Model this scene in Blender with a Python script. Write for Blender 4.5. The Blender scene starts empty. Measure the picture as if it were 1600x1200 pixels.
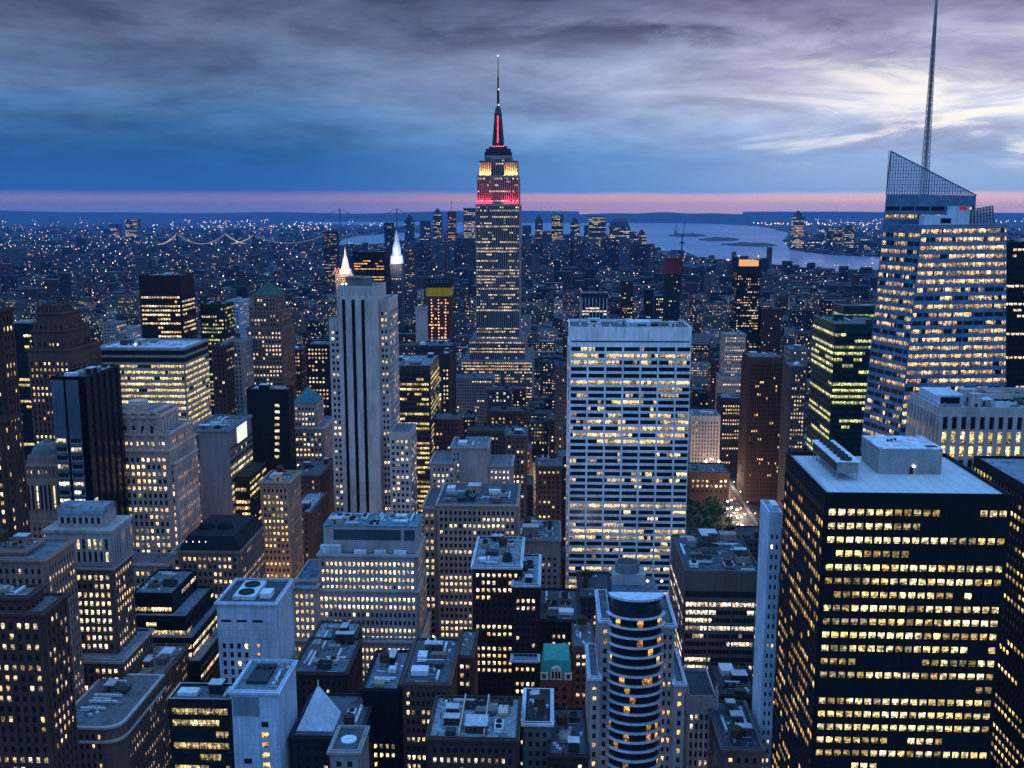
import bpy, math, random
from mathutils import Vector, Matrix
R = math.radians
rng = random.Random(7)
SC = bpy.context.scene
COL = SC.collection

# ------------------------------------------------------------------ camera
CAM_H = 260.0
F = 1600.0
TH = math.atan(271 / 1600)
PSI = math.atan(62 / 1600 * math.cos(TH))
cam_d = bpy.data.cameras.new("camera")
cam_d.sensor_width = 36
cam_d.lens = 36
cam_d.clip_start = 1
cam_d.clip_end = 90000
cam = bpy.data.objects.new("camera", cam_d)
cam.location = (0, 0, CAM_H)
cam.rotation_euler = (math.pi / 2 - TH, 0, PSI)
COL.objects.link(cam)
SC.camera = cam

# ------------------------------------------------------------------ node helpers
class NT:
    def __init__(s, tree):
        s.t = tree
        s.n = tree.nodes
        s.l = tree.links
        s.n.clear()
    def put(s, sock, v):
        if isinstance(v, bpy.types.NodeSocket):
            s.l.new(v, sock)
        elif v is not None:
            try:
                sock.default_value = v
            except Exception:
                sock.default_value = (v[0], v[1], v[2]) if len(sock.default_value) == 3 else (v[0], v[1], v[2], 1)
    def node(s, typ, **kw):
        n = s.n.new(typ)
        for k, v in kw.items():
            setattr(n, k, v)
        return n
    def math(s, op, a, b=None, c=None, clamp=False):
        n = s.node('ShaderNodeMath', operation=op, use_clamp=clamp)
        s.put(n.inputs[0], a)
        if b is not None: s.put(n.inputs[1], b)
        if c is not None: s.put(n.inputs[2], c)
        return n.outputs[0]
    def smooth(s, v, a, b, lo=0.0, hi=1.0):
        n = s.node('ShaderNodeMapRange', interpolation_type='SMOOTHSTEP')
        s.put(n.inputs[0], v)
        n.inputs[1].default_value = a; n.inputs[2].default_value = b
        n.inputs[3].default_value = lo; n.inputs[4].default_value = hi
        return n.outputs[0]
    def lin(s, v, a, b, lo=0.0, hi=1.0):
        n = s.node('ShaderNodeMapRange')
        s.put(n.inputs[0], v)
        n.inputs[1].default_value = a; n.inputs[2].default_value = b
        n.inputs[3].default_value = lo; n.inputs[4].default_value = hi
        return n.outputs[0]
    def noise(s, vec, scale, detail=4, rough=0.5, dist=0.0):
        n = s.node('ShaderNodeTexNoise')
        s.put(n.inputs['Vector'], vec)
        n.inputs['Scale'].default_value = scale
        n.inputs['Detail'].default_value = detail
        n.inputs['Roughness'].default_value = rough
        n.inputs['Distortion'].default_value = dist
        return n.outputs['Fac']
    def mix(s, f, a, b, mode='MIX'):
        n = s.node('ShaderNodeMix', data_type='RGBA', blend_type=mode)
        s.put(n.inputs[0], f)
        s.put(n.inputs[6], a); s.put(n.inputs[7], b)
        return n.outputs[2]
    def ramp(s, f, stops):
        n = s.node('ShaderNodeValToRGB')
        e = n.color_ramp.elements
        while len(e) > 1: e.remove(e[-1])
        e[0].position = stops[0][0]; e[0].color = (*stops[0][1], 1)
        for p, c in stops[1:]:
            x = e.new(p); x.color = (*c, 1)
        s.put(n.inputs[0], f)
        return n.outputs[0]
    def comb(s, x, y, z):
        n = s.node('ShaderNodeCombineXYZ')
        s.put(n.inputs[0], x); s.put(n.inputs[1], y); s.put(n.inputs[2], z)
        return n.outputs[0]

def lc(r, g, b):
    f = lambda v: (v / 255 / 12.92) if v / 255 <= 0.04045 else ((v / 255 + 0.055) / 1.055) ** 2.4
    return (f(r), f(g), f(b))

# ------------------------------------------------------------------ dusk sky
world = bpy.data.worlds.new("World")
SC.world = world
world.use_nodes = True
w = NT(world.node_tree)
tc = w.node('ShaderNodeTexCoord')
sep = w.node('ShaderNodeSeparateXYZ')
w.l.new(tc.outputs['Generated'], sep.inputs[0])
dx, dy, dz = sep.outputs
dzc = w.math('MAXIMUM', dz, 0.0)
az = w.smooth(dx, -0.42, 0.46)
hz = w.math('MULTIPLY', dzc, 4.0, clamp=True)          # 0..0.25 -> 0..1
# cloud-plane coordinates
inv = w.math('ADD', dzc, 0.055)
cu = w.math('DIVIDE', dx, inv)
cv = w.math('DIVIDE', dy, inv)
P1 = w.comb(w.math('MULTIPLY', dx, 3.4), w.math('MULTIPLY', dz, 15.0), w.math('MULTIPLY', dy, 2.0))
n_big = w.noise(P1, 1.0, 9, 0.58, 0.4)
n_mid = w.noise(w.comb(w.math('MULTIPLY', dx, 4.2), w.math('MULTIPLY', dz, 15.0), w.math('ADD', 7.3, w.math('MULTIPLY', dy, 2.0))), 1.0, 8, 0.58, 0.35)
# low streaks use an elevation based coordinate so that bands stay level near the horizon
P2 = w.comb(w.math('MULTIPLY', dx, 6.0), w.math('MULTIPLY', dz, 21.0), 3.0)
n_str = w.noise(P2, 1.0, 8, 0.64, 0.6)
P3 = w.comb(w.math('MULTIPLY', dx, 5.0), w.math('MULTIPLY', dz, 27.0), 11.0)
n_str2 = w.noise(P3, 1.0, 8, 0.62, 0.5)
n_low = w.noise(w.comb(w.math('MULTIPLY', dx, 3.0), w.math('MULTIPLY', dz, 16.0), 21.0), 1.0, 7, 0.62, 0.3)
n_puff = w.noise(w.comb(w.math('MULTIPLY', dx, 10.0), w.math('MULTIPLY', dz, 34.0), w.math('ADD', 13.0, w.math('MULTIPLY', dy, 3.0))), 1.0, 8, 0.6, 0.25)
zz = w.math('ADD', hz, w.math('ADD', w.math('MULTIPLY', w.math('SUBTRACT', n_str, 0.5), w.smooth(hz, 0.08, 0.4, 0.012, 0.22)), w.math('MULTIPLY', w.math('SUBTRACT', n_low, 0.5), 0.035)))
left = w.ramp(zz, [(0.0, lc(124, 126, 164)), (0.045, lc(138, 130, 168)), (0.072, lc(46, 98, 166)), (0.2, lc(40, 96, 156)),
                   (0.34, lc(66, 112, 162)), (0.46, lc(98, 126, 166)), (0.62, lc(98, 114, 148)), (0.8, lc(82, 92, 122)), (1.0, lc(100, 120, 170))])
mid = w.ramp(zz, [(0.0, lc(210, 172, 184)), (0.045, lc(228, 172, 178)), (0.058, lc(206, 172, 194)), (0.074, lc(98, 146, 206)), (0.2, lc(92, 142, 198)),
                  (0.34, lc(130, 157, 198)), (0.46, lc(140, 154, 190)), (0.62, lc(122, 132, 164)), (0.76, lc(94, 100, 132)), (1.0, lc(110, 124, 175))])
right = w.ramp(zz, [(0.0, lc(232, 192, 198)), (0.045, lc(255, 204, 198)), (0.06, lc(238, 202, 212)), (0.074, lc(150, 182, 224)), (0.2, lc(164, 190, 230)),
                    (0.3, lc(196, 208, 238)), (0.44, lc(222, 222, 240)), (0.58, lc(176, 176, 208)), (0.76, lc(110, 106, 144)), (1.0, lc(120, 125, 175))])
base = w.mix(w.smooth(az, 0.0, 0.55), left, mid)
base = w.mix(w.smooth(az, 0.45, 1.0), base, right)
# brightness texture of the cloud deck
tex = w.math('ADD', w.math('MULTIPLY', n_big, 0.3), w.math('ADD', w.math('MULTIPLY', n_mid, 0.35), w.math('MULTIPLY', n_puff, 0.35)))
texs = w.math('ADD', w.math('MULTIPLY', tex, 0.72), w.math('MULTIPLY', n_str2, 0.28))
amp = w.smooth(hz, 0.07, 0.3, 0.0, 1.0)
gain = w.math('ADD', 1.0, w.math('MULTIPLY', w.math('MULTIPLY', w.math('SUBTRACT', texs, 0.5), 4.4), amp))
base = w.mix(1.0, base, w.comb(gain, gain, w.math('POWER', gain, 0.85)), 'MULTIPLY')
# heavy purple-grey cloud overhead
dk = w.math('MULTIPLY', w.smooth(w.math('ADD', n_big, w.math('MULTIPLY', w.math('SUBTRACT', n_str, 0.5), 0.35)), 0.45, 0.6), w.smooth(hz, 0.48, 0.7))
base = w.mix(w.math('MULTIPLY', dk, 0.9), base, w.mix(az, lc(62, 70, 102), lc(66, 60, 92)))
# bright breaks low in the west
br = w.math('MULTIPLY', w.smooth(n_str2, 0.46, 0.6), w.math('MULTIPLY', w.smooth(dx, 0.1, 0.36), w.math('MULTIPLY', w.smooth(hz, 0.12, 0.24), w.smooth(hz, 0.66, 0.44))))
base = w.mix(br, base, (1.05, 0.98, 0.92, 1))
# upper and rear sky (out of frame): the open dusk sky that lights the city
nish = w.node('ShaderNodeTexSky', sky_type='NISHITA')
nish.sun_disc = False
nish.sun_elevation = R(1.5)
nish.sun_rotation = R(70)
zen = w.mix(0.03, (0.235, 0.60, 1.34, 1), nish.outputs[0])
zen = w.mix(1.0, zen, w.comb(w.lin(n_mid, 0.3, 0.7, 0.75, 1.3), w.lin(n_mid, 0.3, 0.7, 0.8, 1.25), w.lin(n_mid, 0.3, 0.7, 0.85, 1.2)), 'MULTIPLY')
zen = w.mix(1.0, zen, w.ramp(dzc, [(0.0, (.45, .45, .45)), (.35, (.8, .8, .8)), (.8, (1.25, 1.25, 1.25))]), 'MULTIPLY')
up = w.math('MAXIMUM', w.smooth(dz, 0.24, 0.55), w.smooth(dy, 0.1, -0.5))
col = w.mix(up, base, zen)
col = w.mix(w.smooth(dz, 0.0, -0.03), col, (0.012, 0.035, 0.09, 1))
bg = w.node('ShaderNodeBackground')
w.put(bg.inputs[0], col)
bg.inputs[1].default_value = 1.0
wo = w.node('ShaderNodeOutputWorld')
w.l.new(bg.outputs[0], wo.inputs[0])

# twilight glow from the north-west: one very soft weak sun
sun_d = bpy.data.lights.new("sun", 'SUN')
sun_d.energy = 0.05
sun_d.angle = R(60)
sun_d.color = (1.0, 0.9, 0.92)
sun = bpy.data.objects.new("sun", sun_d)
sun.rotation_euler = (R(65), 0, R(35))
sun.location = (0, 0, 900)
COL.objects.link(sun)

SC.view_settings.view_transform = 'Standard'
SC.view_settings.look = 'None'
SC.view_settings.exposure = 0.0
SC.view_settings.gamma = 1.0
cy = SC.cycles
cy.max_bounces = 3; cy.diffuse_bounces = 2; cy.glossy_bounces = 2; cy.transmission_bounces = 2
cy.volume_bounces = 0; cy.transparent_max_bounces = 8
cy.sample_clamp_indirect = 0.6
cy.caustics_reflective = False; cy.caustics_refractive = False
cy.use_denoising = True
cy.denoiser = 'OPENIMAGEDENOISE'
cy.denoising_input_passes = 'RGB_ALBEDO_NORMAL'
cy.use_adaptive_sampling = False

# ------------------------------------------------------------------ picture measurements -> metres
_f = Vector((-math.sin(PSI) * math.cos(TH), math.cos(PSI) * math.cos(TH), -math.sin(TH)))
_r = Vector((math.cos(PSI), math.sin(PSI), 0))
_u = _r.cross(_f)
def ray(px, py):
    return _f + _r * ((px - 800) / F) + _u * ((600 - py) / F)
def at(px, py, Y):
    """world point seen at a photo measurement, on the plane at distance Y down the avenue"""
    d = ray(px, py); k = Y / d.y
    return Vector((d.x * k, Y, CAM_H + d.z * k))
def ground(px, py, z=0.0):
    d = ray(px, py); k = (z - CAM_H) / d.z
    return Vector((d.x * k, d.y * k, z))
def proj(p):
    v = Vector(p) - Vector((0, 0, CAM_H))
    z = v.dot(_f)
    if z < 1: return None
    return (800 + F * v.dot(_r) / z, 600 - F * v.dot(_u) / z, z)

# ------------------------------------------------------------------ materials
MATS = {}
def pos_node(n):
    return n.node('ShaderNodeNewGeometry').outputs['Position']
def wall_mat(color, rough=0.8, panel=None, var=0.5, spec=0.25, metal=0.0):
    lum = sum(color) / 3
    kk = 0.2 + 0.8 * min(1.0, lum / 0.5)
    if lum < 0.46 and max(color) - min(color) > .012 and color[0] > color[2]: color = (color[0] * 1.42, color[1] * .98, color[2] * .8)
    elif lum < .46 and lum > .12: color = (color[0] * 1.25, color[1], color[2] * .85)
    color = tuple(c * kk for c in color)
    key = ('wall', tuple(round(c, 3) for c in color), rough, panel, metal)
    if key in MATS: return MATS[key]
    m = bpy.data.materials.new("facade"); m.use_nodes = True
    n = NT(m.node_tree)
    p = pos_node(n)
    mp = n.node('ShaderNodeMapping'); n.l.new(p, mp.inputs[0])
    mp.inputs['Scale'].default_value = (1, 1, 0.12)
    streak = n.noise(mp.outputs[0], 0.5, 4, 0.6)
    blot = n.noise(p, 0.06, 3, 0.5)
    fine = n.noise(p, 1.3, 3, 0.6)
    v = n.math('ADD', n.math('MULTIPLY', streak, 0.45), n.math('ADD', n.math('MULTIPLY', blot, 0.35), n.math('MULTIPLY', fine, 0.2)))
    g = n.lin(v, 0.3, 0.7, 1 - var, 1 + var)
    c = n.mix(1.0, (*color, 1), n.comb(g, g, g), 'MULTIPLY')
    if panel:
        s = n.node('ShaderNodeSeparateXYZ'); n.l.new(p, s.inputs[0])
        bt = n.node('ShaderNodeTexBrick')
        n.put(bt.inputs['Vector'], n.comb(n.math('ADD', s.outputs[0], s.outputs[1]), s.outputs[2], 0))
        bt.offset = 0.0
        bt.inputs['Scale'].default_value = 1
        bt.inputs['Brick Width'].default_value = panel[0]; bt.inputs['Row Height'].default_value = panel[1]
        bt.inputs['Mortar Size'].default_value = 0.06
        bt.inputs['Color1'].default_value = (1, 1, 1, 1); bt.inputs['Color2'].default_value = (0.86, 0.88, 0.9, 1)
        bt.inputs['Mortar'].default_value = (0.55, 0.57, 0.6, 1)
        c = n.mix(1.0, c, bt.outputs[0], 'MULTIPLY')
    b = n.node('ShaderNodeBsdfPrincipled')
    n.put(b.inputs['Base Color'], c)
    b.inputs['Roughness'].default_value = rough
    b.inputs['Metallic'].default_value = metal
    b.inputs['Specular IOR Level'].default_value = spec
    o = n.node('ShaderNodeOutputMaterial'); n.l.new(b.outputs[0], o.inputs[0])
    MATS[key] = m
    return m

def window_mat():
    if 'win' in MATS: return MATS['win']
    m = bpy.data.materials.new("window_glass"); m.use_nodes = True
    n = NT(m.node_tree)
    at_ = n.node('ShaderNodeAttribute', attribute_name='glow')
    uv = n.node('ShaderNodeUVMap', uv_map='UVMap')
    s = n.node('ShaderNodeSeparateXYZ'); n.l.new(uv.outputs[0], s.inputs[0])
    p = pos_node(n)
    n1 = n.noise(p, 0.8, 3, 0.65)
    n2 = n.noise(p, 1.5, 2, 0.6)
    # furnished rooms: ceiling lamps near the top, desks and blinds breaking up the lower part
    room = n.math('ADD', n.smooth(n1, 0.38, 0.58, 0.22, 1.2), n.math('MULTIPLY', n.math('SUBTRACT', n2, 0.5), 1.3))
    furn = n.math('MULTIPLY', n.smooth(s.outputs[1], 0.42, 0.3), n.smooth(n2, 0.42, 0.52))
    room = n.math('MULTIPLY', n.math('MAXIMUM', room, 0.12), n.math('SUBTRACT', 1.0, n.math('MULTIPLY', furn, 0.92)))
    # blinds pulled to different heights from room to room
    bh = n.smooth(n.noise(p, 0.33, 1, 0.5), 0.35, 0.65, 0.1, 1.15)
    blind = n.smooth(n.math('SUBTRACT', s.outputs[1], bh), -0.04, 0.04, 1.0, 0.5)
    room = n.math('MULTIPLY', room, blind)
    edge = n.math('MULTIPLY', n.smooth(n.math('ABSOLUTE', n.math('SUBTRACT', s.outputs[0], 0.5)), 0.5, 0.44), n.smooth(n.math('ABSOLUTE', n.math('SUBTRACT', s.outputs[1], 0.5)), 0.5, 0.43))
    k = n.math('MULTIPLY', room, n.math('ADD', 0.25, n.math('MULTIPLY', edge, 0.75)))
    tint = n.mix(n.smooth(n2, 0.35, 0.7), (1.05, 0.86, 0.66, 1), (1, .97, .92, 1))
    e = n.mix(1.0, n.mix(1.0, at_.outputs['Color'], n.comb(k, k, k), 'MULTIPLY'), tint, 'MULTIPLY')
    b = n.node('ShaderNodeBsdfPrincipled')
    b.inputs['Base Color'].default_value = (0.012, 0.016, 0.022, 1)
    b.inputs['Roughness'].default_value = 0.15
    b.inputs['Specular IOR Level'].default_value = 0.22
    n.put(b.inputs['Emission Color'], e)
    b.inputs['Emission Strength'].default_value = 2.1
    o = n.node('ShaderNodeOutputMaterial'); n.l.new(b.outputs[0], o.inputs[0])
    m.cycles.emission_sampling = 'NONE'
    MATS['win'] = m
    return m

def glow_mat(color, strength, name="lamp_glow"):
    key = ('glow', color, strength)
    if key in MATS: return MATS[key]
    m = bpy.data.materials.new(name); m.use_nodes = True
    n = NT(m.node_tree)
    e = n.node('ShaderNodeEmission'); e.inputs[0].default_value = (*color, 1); e.inputs[1].default_value = strength
    o = n.node('ShaderNodeOutputMaterial'); n.l.new(e.outputs[0], o.inputs[0])
    m.cycles.emission_sampling = 'NONE'
    MATS[key] = m
    return m
def attr_glow_mat():
    if 'ag' in MATS: return MATS['ag']
    m = bpy.data.materials.new("small_lamps"); m.use_nodes = True
    n = NT(m.node_tree)
    a = n.node('ShaderNodeAttribute', attribute_name='glow')
    e = n.node('ShaderNodeEmission'); n.l.new(a.outputs['Color'], e.inputs[0]); e.inputs[1].default_value = 1
    o = n.node('ShaderNodeOutputMaterial'); n.l.new(e.outputs[0], o.inputs[0])
    m.cycles.emission_sampling = 'NONE'
    MATS['ag'] = m
    return m
def glass_mat(color=(0.02, 0.035, 0.055), rough=0.1, spec=0.6):
    key = ('glass', color, rough, spec)
    if key in MATS: return MATS[key]
    m = bpy.data.materials.new("curtain_glass"); m.use_nodes = True
    n = NT(m.node_tree)
    p = pos_node(n)
    v = n.noise(p, 0.25, 2, 0.5)
    g = n.lin(v, 0.3, 0.7, 0.7, 1.3)
    b = n.node('ShaderNodeBsdfPrincipled')
    n.put(b.inputs['Base Color'], n.mix(1.0, (*color, 1), n.comb(g, g, g), 'MULTIPLY'))
    n.put(b.inputs['Roughness'], n.lin(v, 0.3, 0.7, rough * 0.6, rough * 1.6))
    b.inputs['Specular IOR Level'].default_value = spec
    o = n.node('ShaderNodeOutputMaterial'); n.l.new(b.outputs[0], o.inputs[0])
    MATS[key] = m
    return m
def roof_mat(color=(0.16, 0.17, 0.18), var=0.5):
    key = ('roof', color)
    if key in MATS: return MATS[key]
    if sum(color) < 1.6: color = tuple(c * .68 for c in color)
    m = bpy.data.materials.new("roofing"); m.use_nodes = True
    n = NT(m.node_tree)
    p = pos_node(n)
    a = n.noise(p, 0.13, 5, 0.62, 0.6); b_ = n.noise(p, 0.7, 4, 0.6)
    v = n.math('ADD', n.math('MULTIPLY', a, 0.6), n.math('MULTIPLY', b_, 0.4))
    g = n.lin(v, 0.32, 0.68, 1 - var, 1 + var * 0.7)
    patch = n.smooth(n.noise(p, 0.22, 2, 0.4, 1.5), 0.56, 0.6, 1.0, 0.55 if var > .2 else 0.93)
    sp = n.node('ShaderNodeSeparateXYZ'); n.l.new(p, sp.inputs[0])
    sm = n.math('LESS_THAN', n.math('FRACT', n.math('MULTIPLY', sp.outputs[0], 0.31)), 0.06)
    g = n.math('MULTIPLY', n.math('MULTIPLY', g, patch), n.math('SUBTRACT', 1.0, n.math('MULTIPLY', sm, 0.3)))
    b = n.node('ShaderNodeBsdfPrincipled')
    n.put(b.inputs['Base Color'], n.mix(1.0, (*color, 1), n.comb(g, g, g), 'MULTIPLY'))
    n.put(b.inputs['Roughness'], n.lin(a, 0.3, 0.7, 0.45, 0.95))
    b.inputs['Specular IOR Level'].default_value = 0.3
    o = n.node('ShaderNodeOutputMaterial'); n.l.new(b.outputs[0], o.inputs[0])
    MATS[key] = m
    return m

# ------------------------------------------------------------------ mesh collector
class MB:
    def __init__(s):
        s.v = []; s.f = []; s.m = []; s.g = []
    def face(s, pts, m=0, g=None):
        k = len(s.v)
        s.v.extend([tuple(p) for p in pts]); s.f.append(tuple(range(k, k + len(pts)))); s.m.append(m); s.g.append(g)
    def box(s, x0, x1, y0, y1, z0, z1, m=0, skip=''):
        k = len(s.v)
        s.v.extend([(x0, y0, z0), (x1, y0, z0), (x1, y1, z0), (x0, y1, z0), (x0, y0, z1), (x1, y0, z1), (x1, y1, z1), (x0, y1, z1)])
        for n_, q in (('N', (0, 1, 5, 4)), ('W', (1, 2, 6, 5)), ('S', (2, 3, 7, 6)), ('E', (3, 0, 4, 7)), ('T', (4, 5, 6, 7)), ('B', (3, 2, 1, 0))):
            if n_ not in skip:
                s.f.append(tuple(k + i for i in q)); s.m.append(m); s.g.append(None)
    def prism(s, pts, z0, z1, m=0, mt=None, bottom=False, top=True):
        n_ = len(pts); k = len(s.v)
        s.v.extend([(p[0], p[1], z0) for p in pts] + [(p[0], p[1], z1) for p in pts])
        for i in range(n_):
            j = (i + 1) % n_
            s.f.append((k + i, k + j, k + n_ + j, k + n_ + i)); s.m.append(m); s.g.append(None)
        if top:
            s.f.append(tuple(k + n_ + i for i in range(n_))); s.m.append(m if mt is None else mt); s.g.append(None)
        if bottom:
            s.f.append(tuple(k + n_ - 1 - i for i in range(n_))); s.m.append(m); s.g.append(None)
    def lathe(s, cx, cy, prof, seg=12, m=0, rot=0.0, sx=1.0, sy=1.0):
        k = len(s.v)
        for r, z in prof:
            for i in range(seg):
                a = rot + 2 * math.pi * i / seg
                s.v.append((cx + sx * r * math.cos(a), cy + sy * r * math.sin(a), z))
        for j in range(len(prof) - 1):
            for i in range(seg):
                i2 = (i + 1) % seg
                s.f.append((k + j * seg + i, k + j * seg + i2, k + (j + 1) * seg + i2, k + (j + 1) * seg + i)); s.m.append(m); s.g.append(None)
        s.f.append(tuple(k + (len(prof) - 1) * seg + i for i in range(seg))); s.m.append(m); s.g.append(None)
    def bar(s, a, b, r, m=0, seg=4):
        a = Vector(a); b = Vector(b); d = (b - a)
        if d.length < 1e-6: return
        d.normalize()
        x = d.orthogonal().normalized(); y = d.cross(x)
        k = len(s.v)
        for p in (a, b):
            for i in range(seg):
                t = 2 * math.pi * i / seg
                s.v.append(tuple(p + x * (r * math.cos(t)) + y * (r * math.sin(t))))
        for i in range(seg):
            j = (i + 1) % seg
            s.f.append((k + i, k + j, k + seg + j, k + seg + i)); s.m.append(m); s.g.append(None)
    def octa(s, c, r, g, m=0):
        k = len(s.v); x, y, z = c
        s.v.extend([(x + r, y, z), (x - r, y, z), (x, y + r, z), (x, y - r, z), (x, y, z + r), (x, y, z - r)])
        for q in ((0, 2, 4), (2, 1, 4), (1, 3, 4), (3, 0, 4), (2, 0, 5), (1, 2, 5), (3, 1, 5), (0, 3, 5)):
            s.f.append(tuple(k + i for i in q)); s.m.append(m); s.g.append(g)
    def mesh(s, name, mats, off=(0, 0, 0)):
        me = bpy.data.meshes.new(name)
        ox, oy, oz = off
        me.from_pydata([(x - ox, y - oy, z - oz) for x, y, z in s.v], [], s.f)
        for m in mats: me.materials.append(m)
        me.polygons.foreach_set('material_index', s.m)
        if any(g is not None for g in s.g):
            a = me.color_attributes.new('glow', 'FLOAT_COLOR', 'CORNER')
            buf = []
            for f, g in zip(s.f, s.g):
                c = (g[0], g[1], g[2], 1.0) if g else (0, 0, 0, 1.0)
                buf.extend(c * len(f))
            a.data.foreach_set('color', buf)
            u = me.uv_layers.new(name='UVMap')
            ub = []
            Q = (0, 0, 1, 0, 1, 1, 0, 1)
            for f in s.f:
                ub.extend(Q if len(f) == 4 else (0.5, 0.5) * len(f))
            u.data.foreach_set('uv', ub)
        return me
    def build(s, name, mats, parent=None, off=(0, 0, 0)):
        me = s.mesh(name, mats, off)
        o = bpy.data.objects.new(name, me)
        if parent is not None: o.parent = parent
        else: o.location = off
        COL.objects.link(o)
        return o

def tag(o, label=None, cat=None, group=None, kind=None):
    if label: o['label'] = label
    if cat: o['category'] = cat
    if group: o['group'] = group
    if kind: o['kind'] = kind
    return o
def empty(name, loc, label, cat, group=None):
    o = bpy.data.objects.new(name, None)
    o.location = loc; o.empty_display_size = 1
    COL.objects.link(o)
    return tag(o, label, cat, group)

# ------------------------------------------------------------------ facades
PAL = {
    'warm': [(1, .70, .36), (1, .76, .45), (1, .82, .55), (1, .62, .28)],
    'cream': [(1, .84, .58), (1, .88, .68), (1, .76, .46), (1, .92, .76), (1, .68, .36)],
    'white': [(1, .93, .82), (1, .9, .75), (.95, .97, 1), (1, .86, .66)],
    'green': [(.86, 1, .42), (.75, .95, .4), (1, .98, .5), (.95, 1, .62)],
    'amber': [(1, .52, .16), (1, .6, .22), (1, .68, .3)],
    'yellow': [(1, .80, .34), (1, .86, .42), (1, .75, .3), (1, .9, .55)],
    'mixed': [(1, .84, .58), (1, .70, .36), (1, .92, .8), (1, .6, .3), (.85, .95, 1)],
}
class St:
    def __init__(s, **k):
        s.fh = 3.7; s.bay = 3.0; s.ww = .5; s.wh = .52; s.pp = .3; s.bp = .14; s.lit = .3; s.pal = 'cream'; s.run = .35
        s.rowvar = .5; s.m = 1.2; s.tb = 2.0; s.bb = 4.0; s.pe = 1; s.power = 1.15; s.pm = 0; s.bm = 0; s.pair = False; s.dim = .25
        s.pt = 0.0
        s.__dict__.update(k)
    def but(s, **k):
        d = dict(s.__dict__); d.update(k)
        return St(**d)

def glow_value(st, r):
    c = r.choice(PAL[st.pal])
    k = st.power * (0.55 + 0.75 * r.random())
    if r.random() < st.dim: k *= 0.25 + 0.3 * r.random()
    return (c[0] * k, c[1] * k, c[2] * k)

def facade(mb, win, c00, c10, c11, c01, st, r):
    """windows, piers and spandrel bands on the planar face c00 c10 c11 c01 (seen from outside: bottom left, bottom right, top right, top left)"""
    c00, c10, c11, c01 = (Vector(c) for c in (c00, c10, c11, c01))
    W = (c10 - c00).length; H = (c01 - c00).length
    if W < 1.8 or H < 3: return
    nrm = (c10 - c00).cross(c01 - c00).normalized()
    def P(u, v, d):
        a = c00.lerp(c10, u); b = c01.lerp(c11, u)
        return a.lerp(b, v) + nrm * d
    m = min(st.m, W * .12)
    nc = max(1, round((W - 2 * m) / st.bay))
    nr = int((H - st.tb - st.bb * (1 if c00.z < 5 else .15)) / st.fh)
    if nr < 1: return
    bay = (W - 2 * m) / nc
    u0 = m / W; du = bay / W; dv = st.fh / H; vt = 1 - st.tb / H
    ww = du * st.ww; wh = dv * st.wh
    pal = [glow_value(st, r) for _ in range(10)]
    for i in range(nr):
        vb = vt - (i + 1) * dv + (dv - wh) * .5
        p_row = st.lit * (1.5 if st.lit < .5 else 1.0) * (1 + st.rowvar * (r.random() * 2 - 1) * 1.6)
        if r.random() < st.rowvar * .25: p_row *= .15
        p_row = min(.98, max(.0, p_row))
        on = r.random() < p_row
        g = r.choice(pal)
        for j in range(nc):
            if r.random() > st.run:
                on = r.random() < p_row
                g = r.choice(pal)
            elif r.random() < .5:
                g = r.choice(pal)
            ua = u0 + j * du + (du - ww) * .5
            q = [P(ua, vb, .05), P(ua + ww, vb, .05), P(ua + ww, vb + wh, .05), P(ua, vb + wh, .05)]
            gg = None
            if on: gg = g
            win.append((q, gg, nrm, ww * W, wh * H))
    v0 = max(0.0, vt - nr * dv); 
    if st.pp > 0:
        pw = du * (1 - st.ww) * .94
        if st.pt: pw = st.pt / W
        for j in range(0, nc + 1, st.pe):
            uc = u0 + j * du
            a, b = uc - pw / 2, uc + pw / 2
            if j == 0: a = max(a, .02 / W)
            if j == nc: b = min(b, 1 - .02 / W)
            f = [P(a, v0, 0), P(b, v0, 0), P(b, vt, 0), P(a, vt, 0), P(a, v0, st.pp), P(b, v0, st.pp), P(b, vt, st.pp), P(a, vt, st.pp)]
            for q in ((4, 5, 6, 7), (0, 4, 7, 3), (5, 1, 2, 6), (7, 6, 2, 3), (0, 1, 5, 4)):
                mb.face([f[t] for t in q], st.pm)
    if st.bp > 0:
        a, b = .06 / W, 1 - .06 / W
        for i in range(nr + 1):
            vc = vt - i * dv
            h2 = dv * (1 - st.wh) * .48
            lo, hi = vc - h2, min(vc + h2, vt - .02 / H) if i == 0 else vc + h2
            if i == nr: lo = max(lo, v0 + .02 / H)
            f = [P(a, lo, 0), P(b, lo, 0), P(b, hi, 0), P(a, hi, 0), P(a, lo, st.bp), P(b, lo, st.bp), P(b, hi, st.bp), P(a, hi, st.bp)]
            for q in ((4, 5, 6, 7), (7, 6, 2, 3), (0, 1, 5, 4)):
                mb.face([f[t] for t in q], st.bm)

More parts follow.
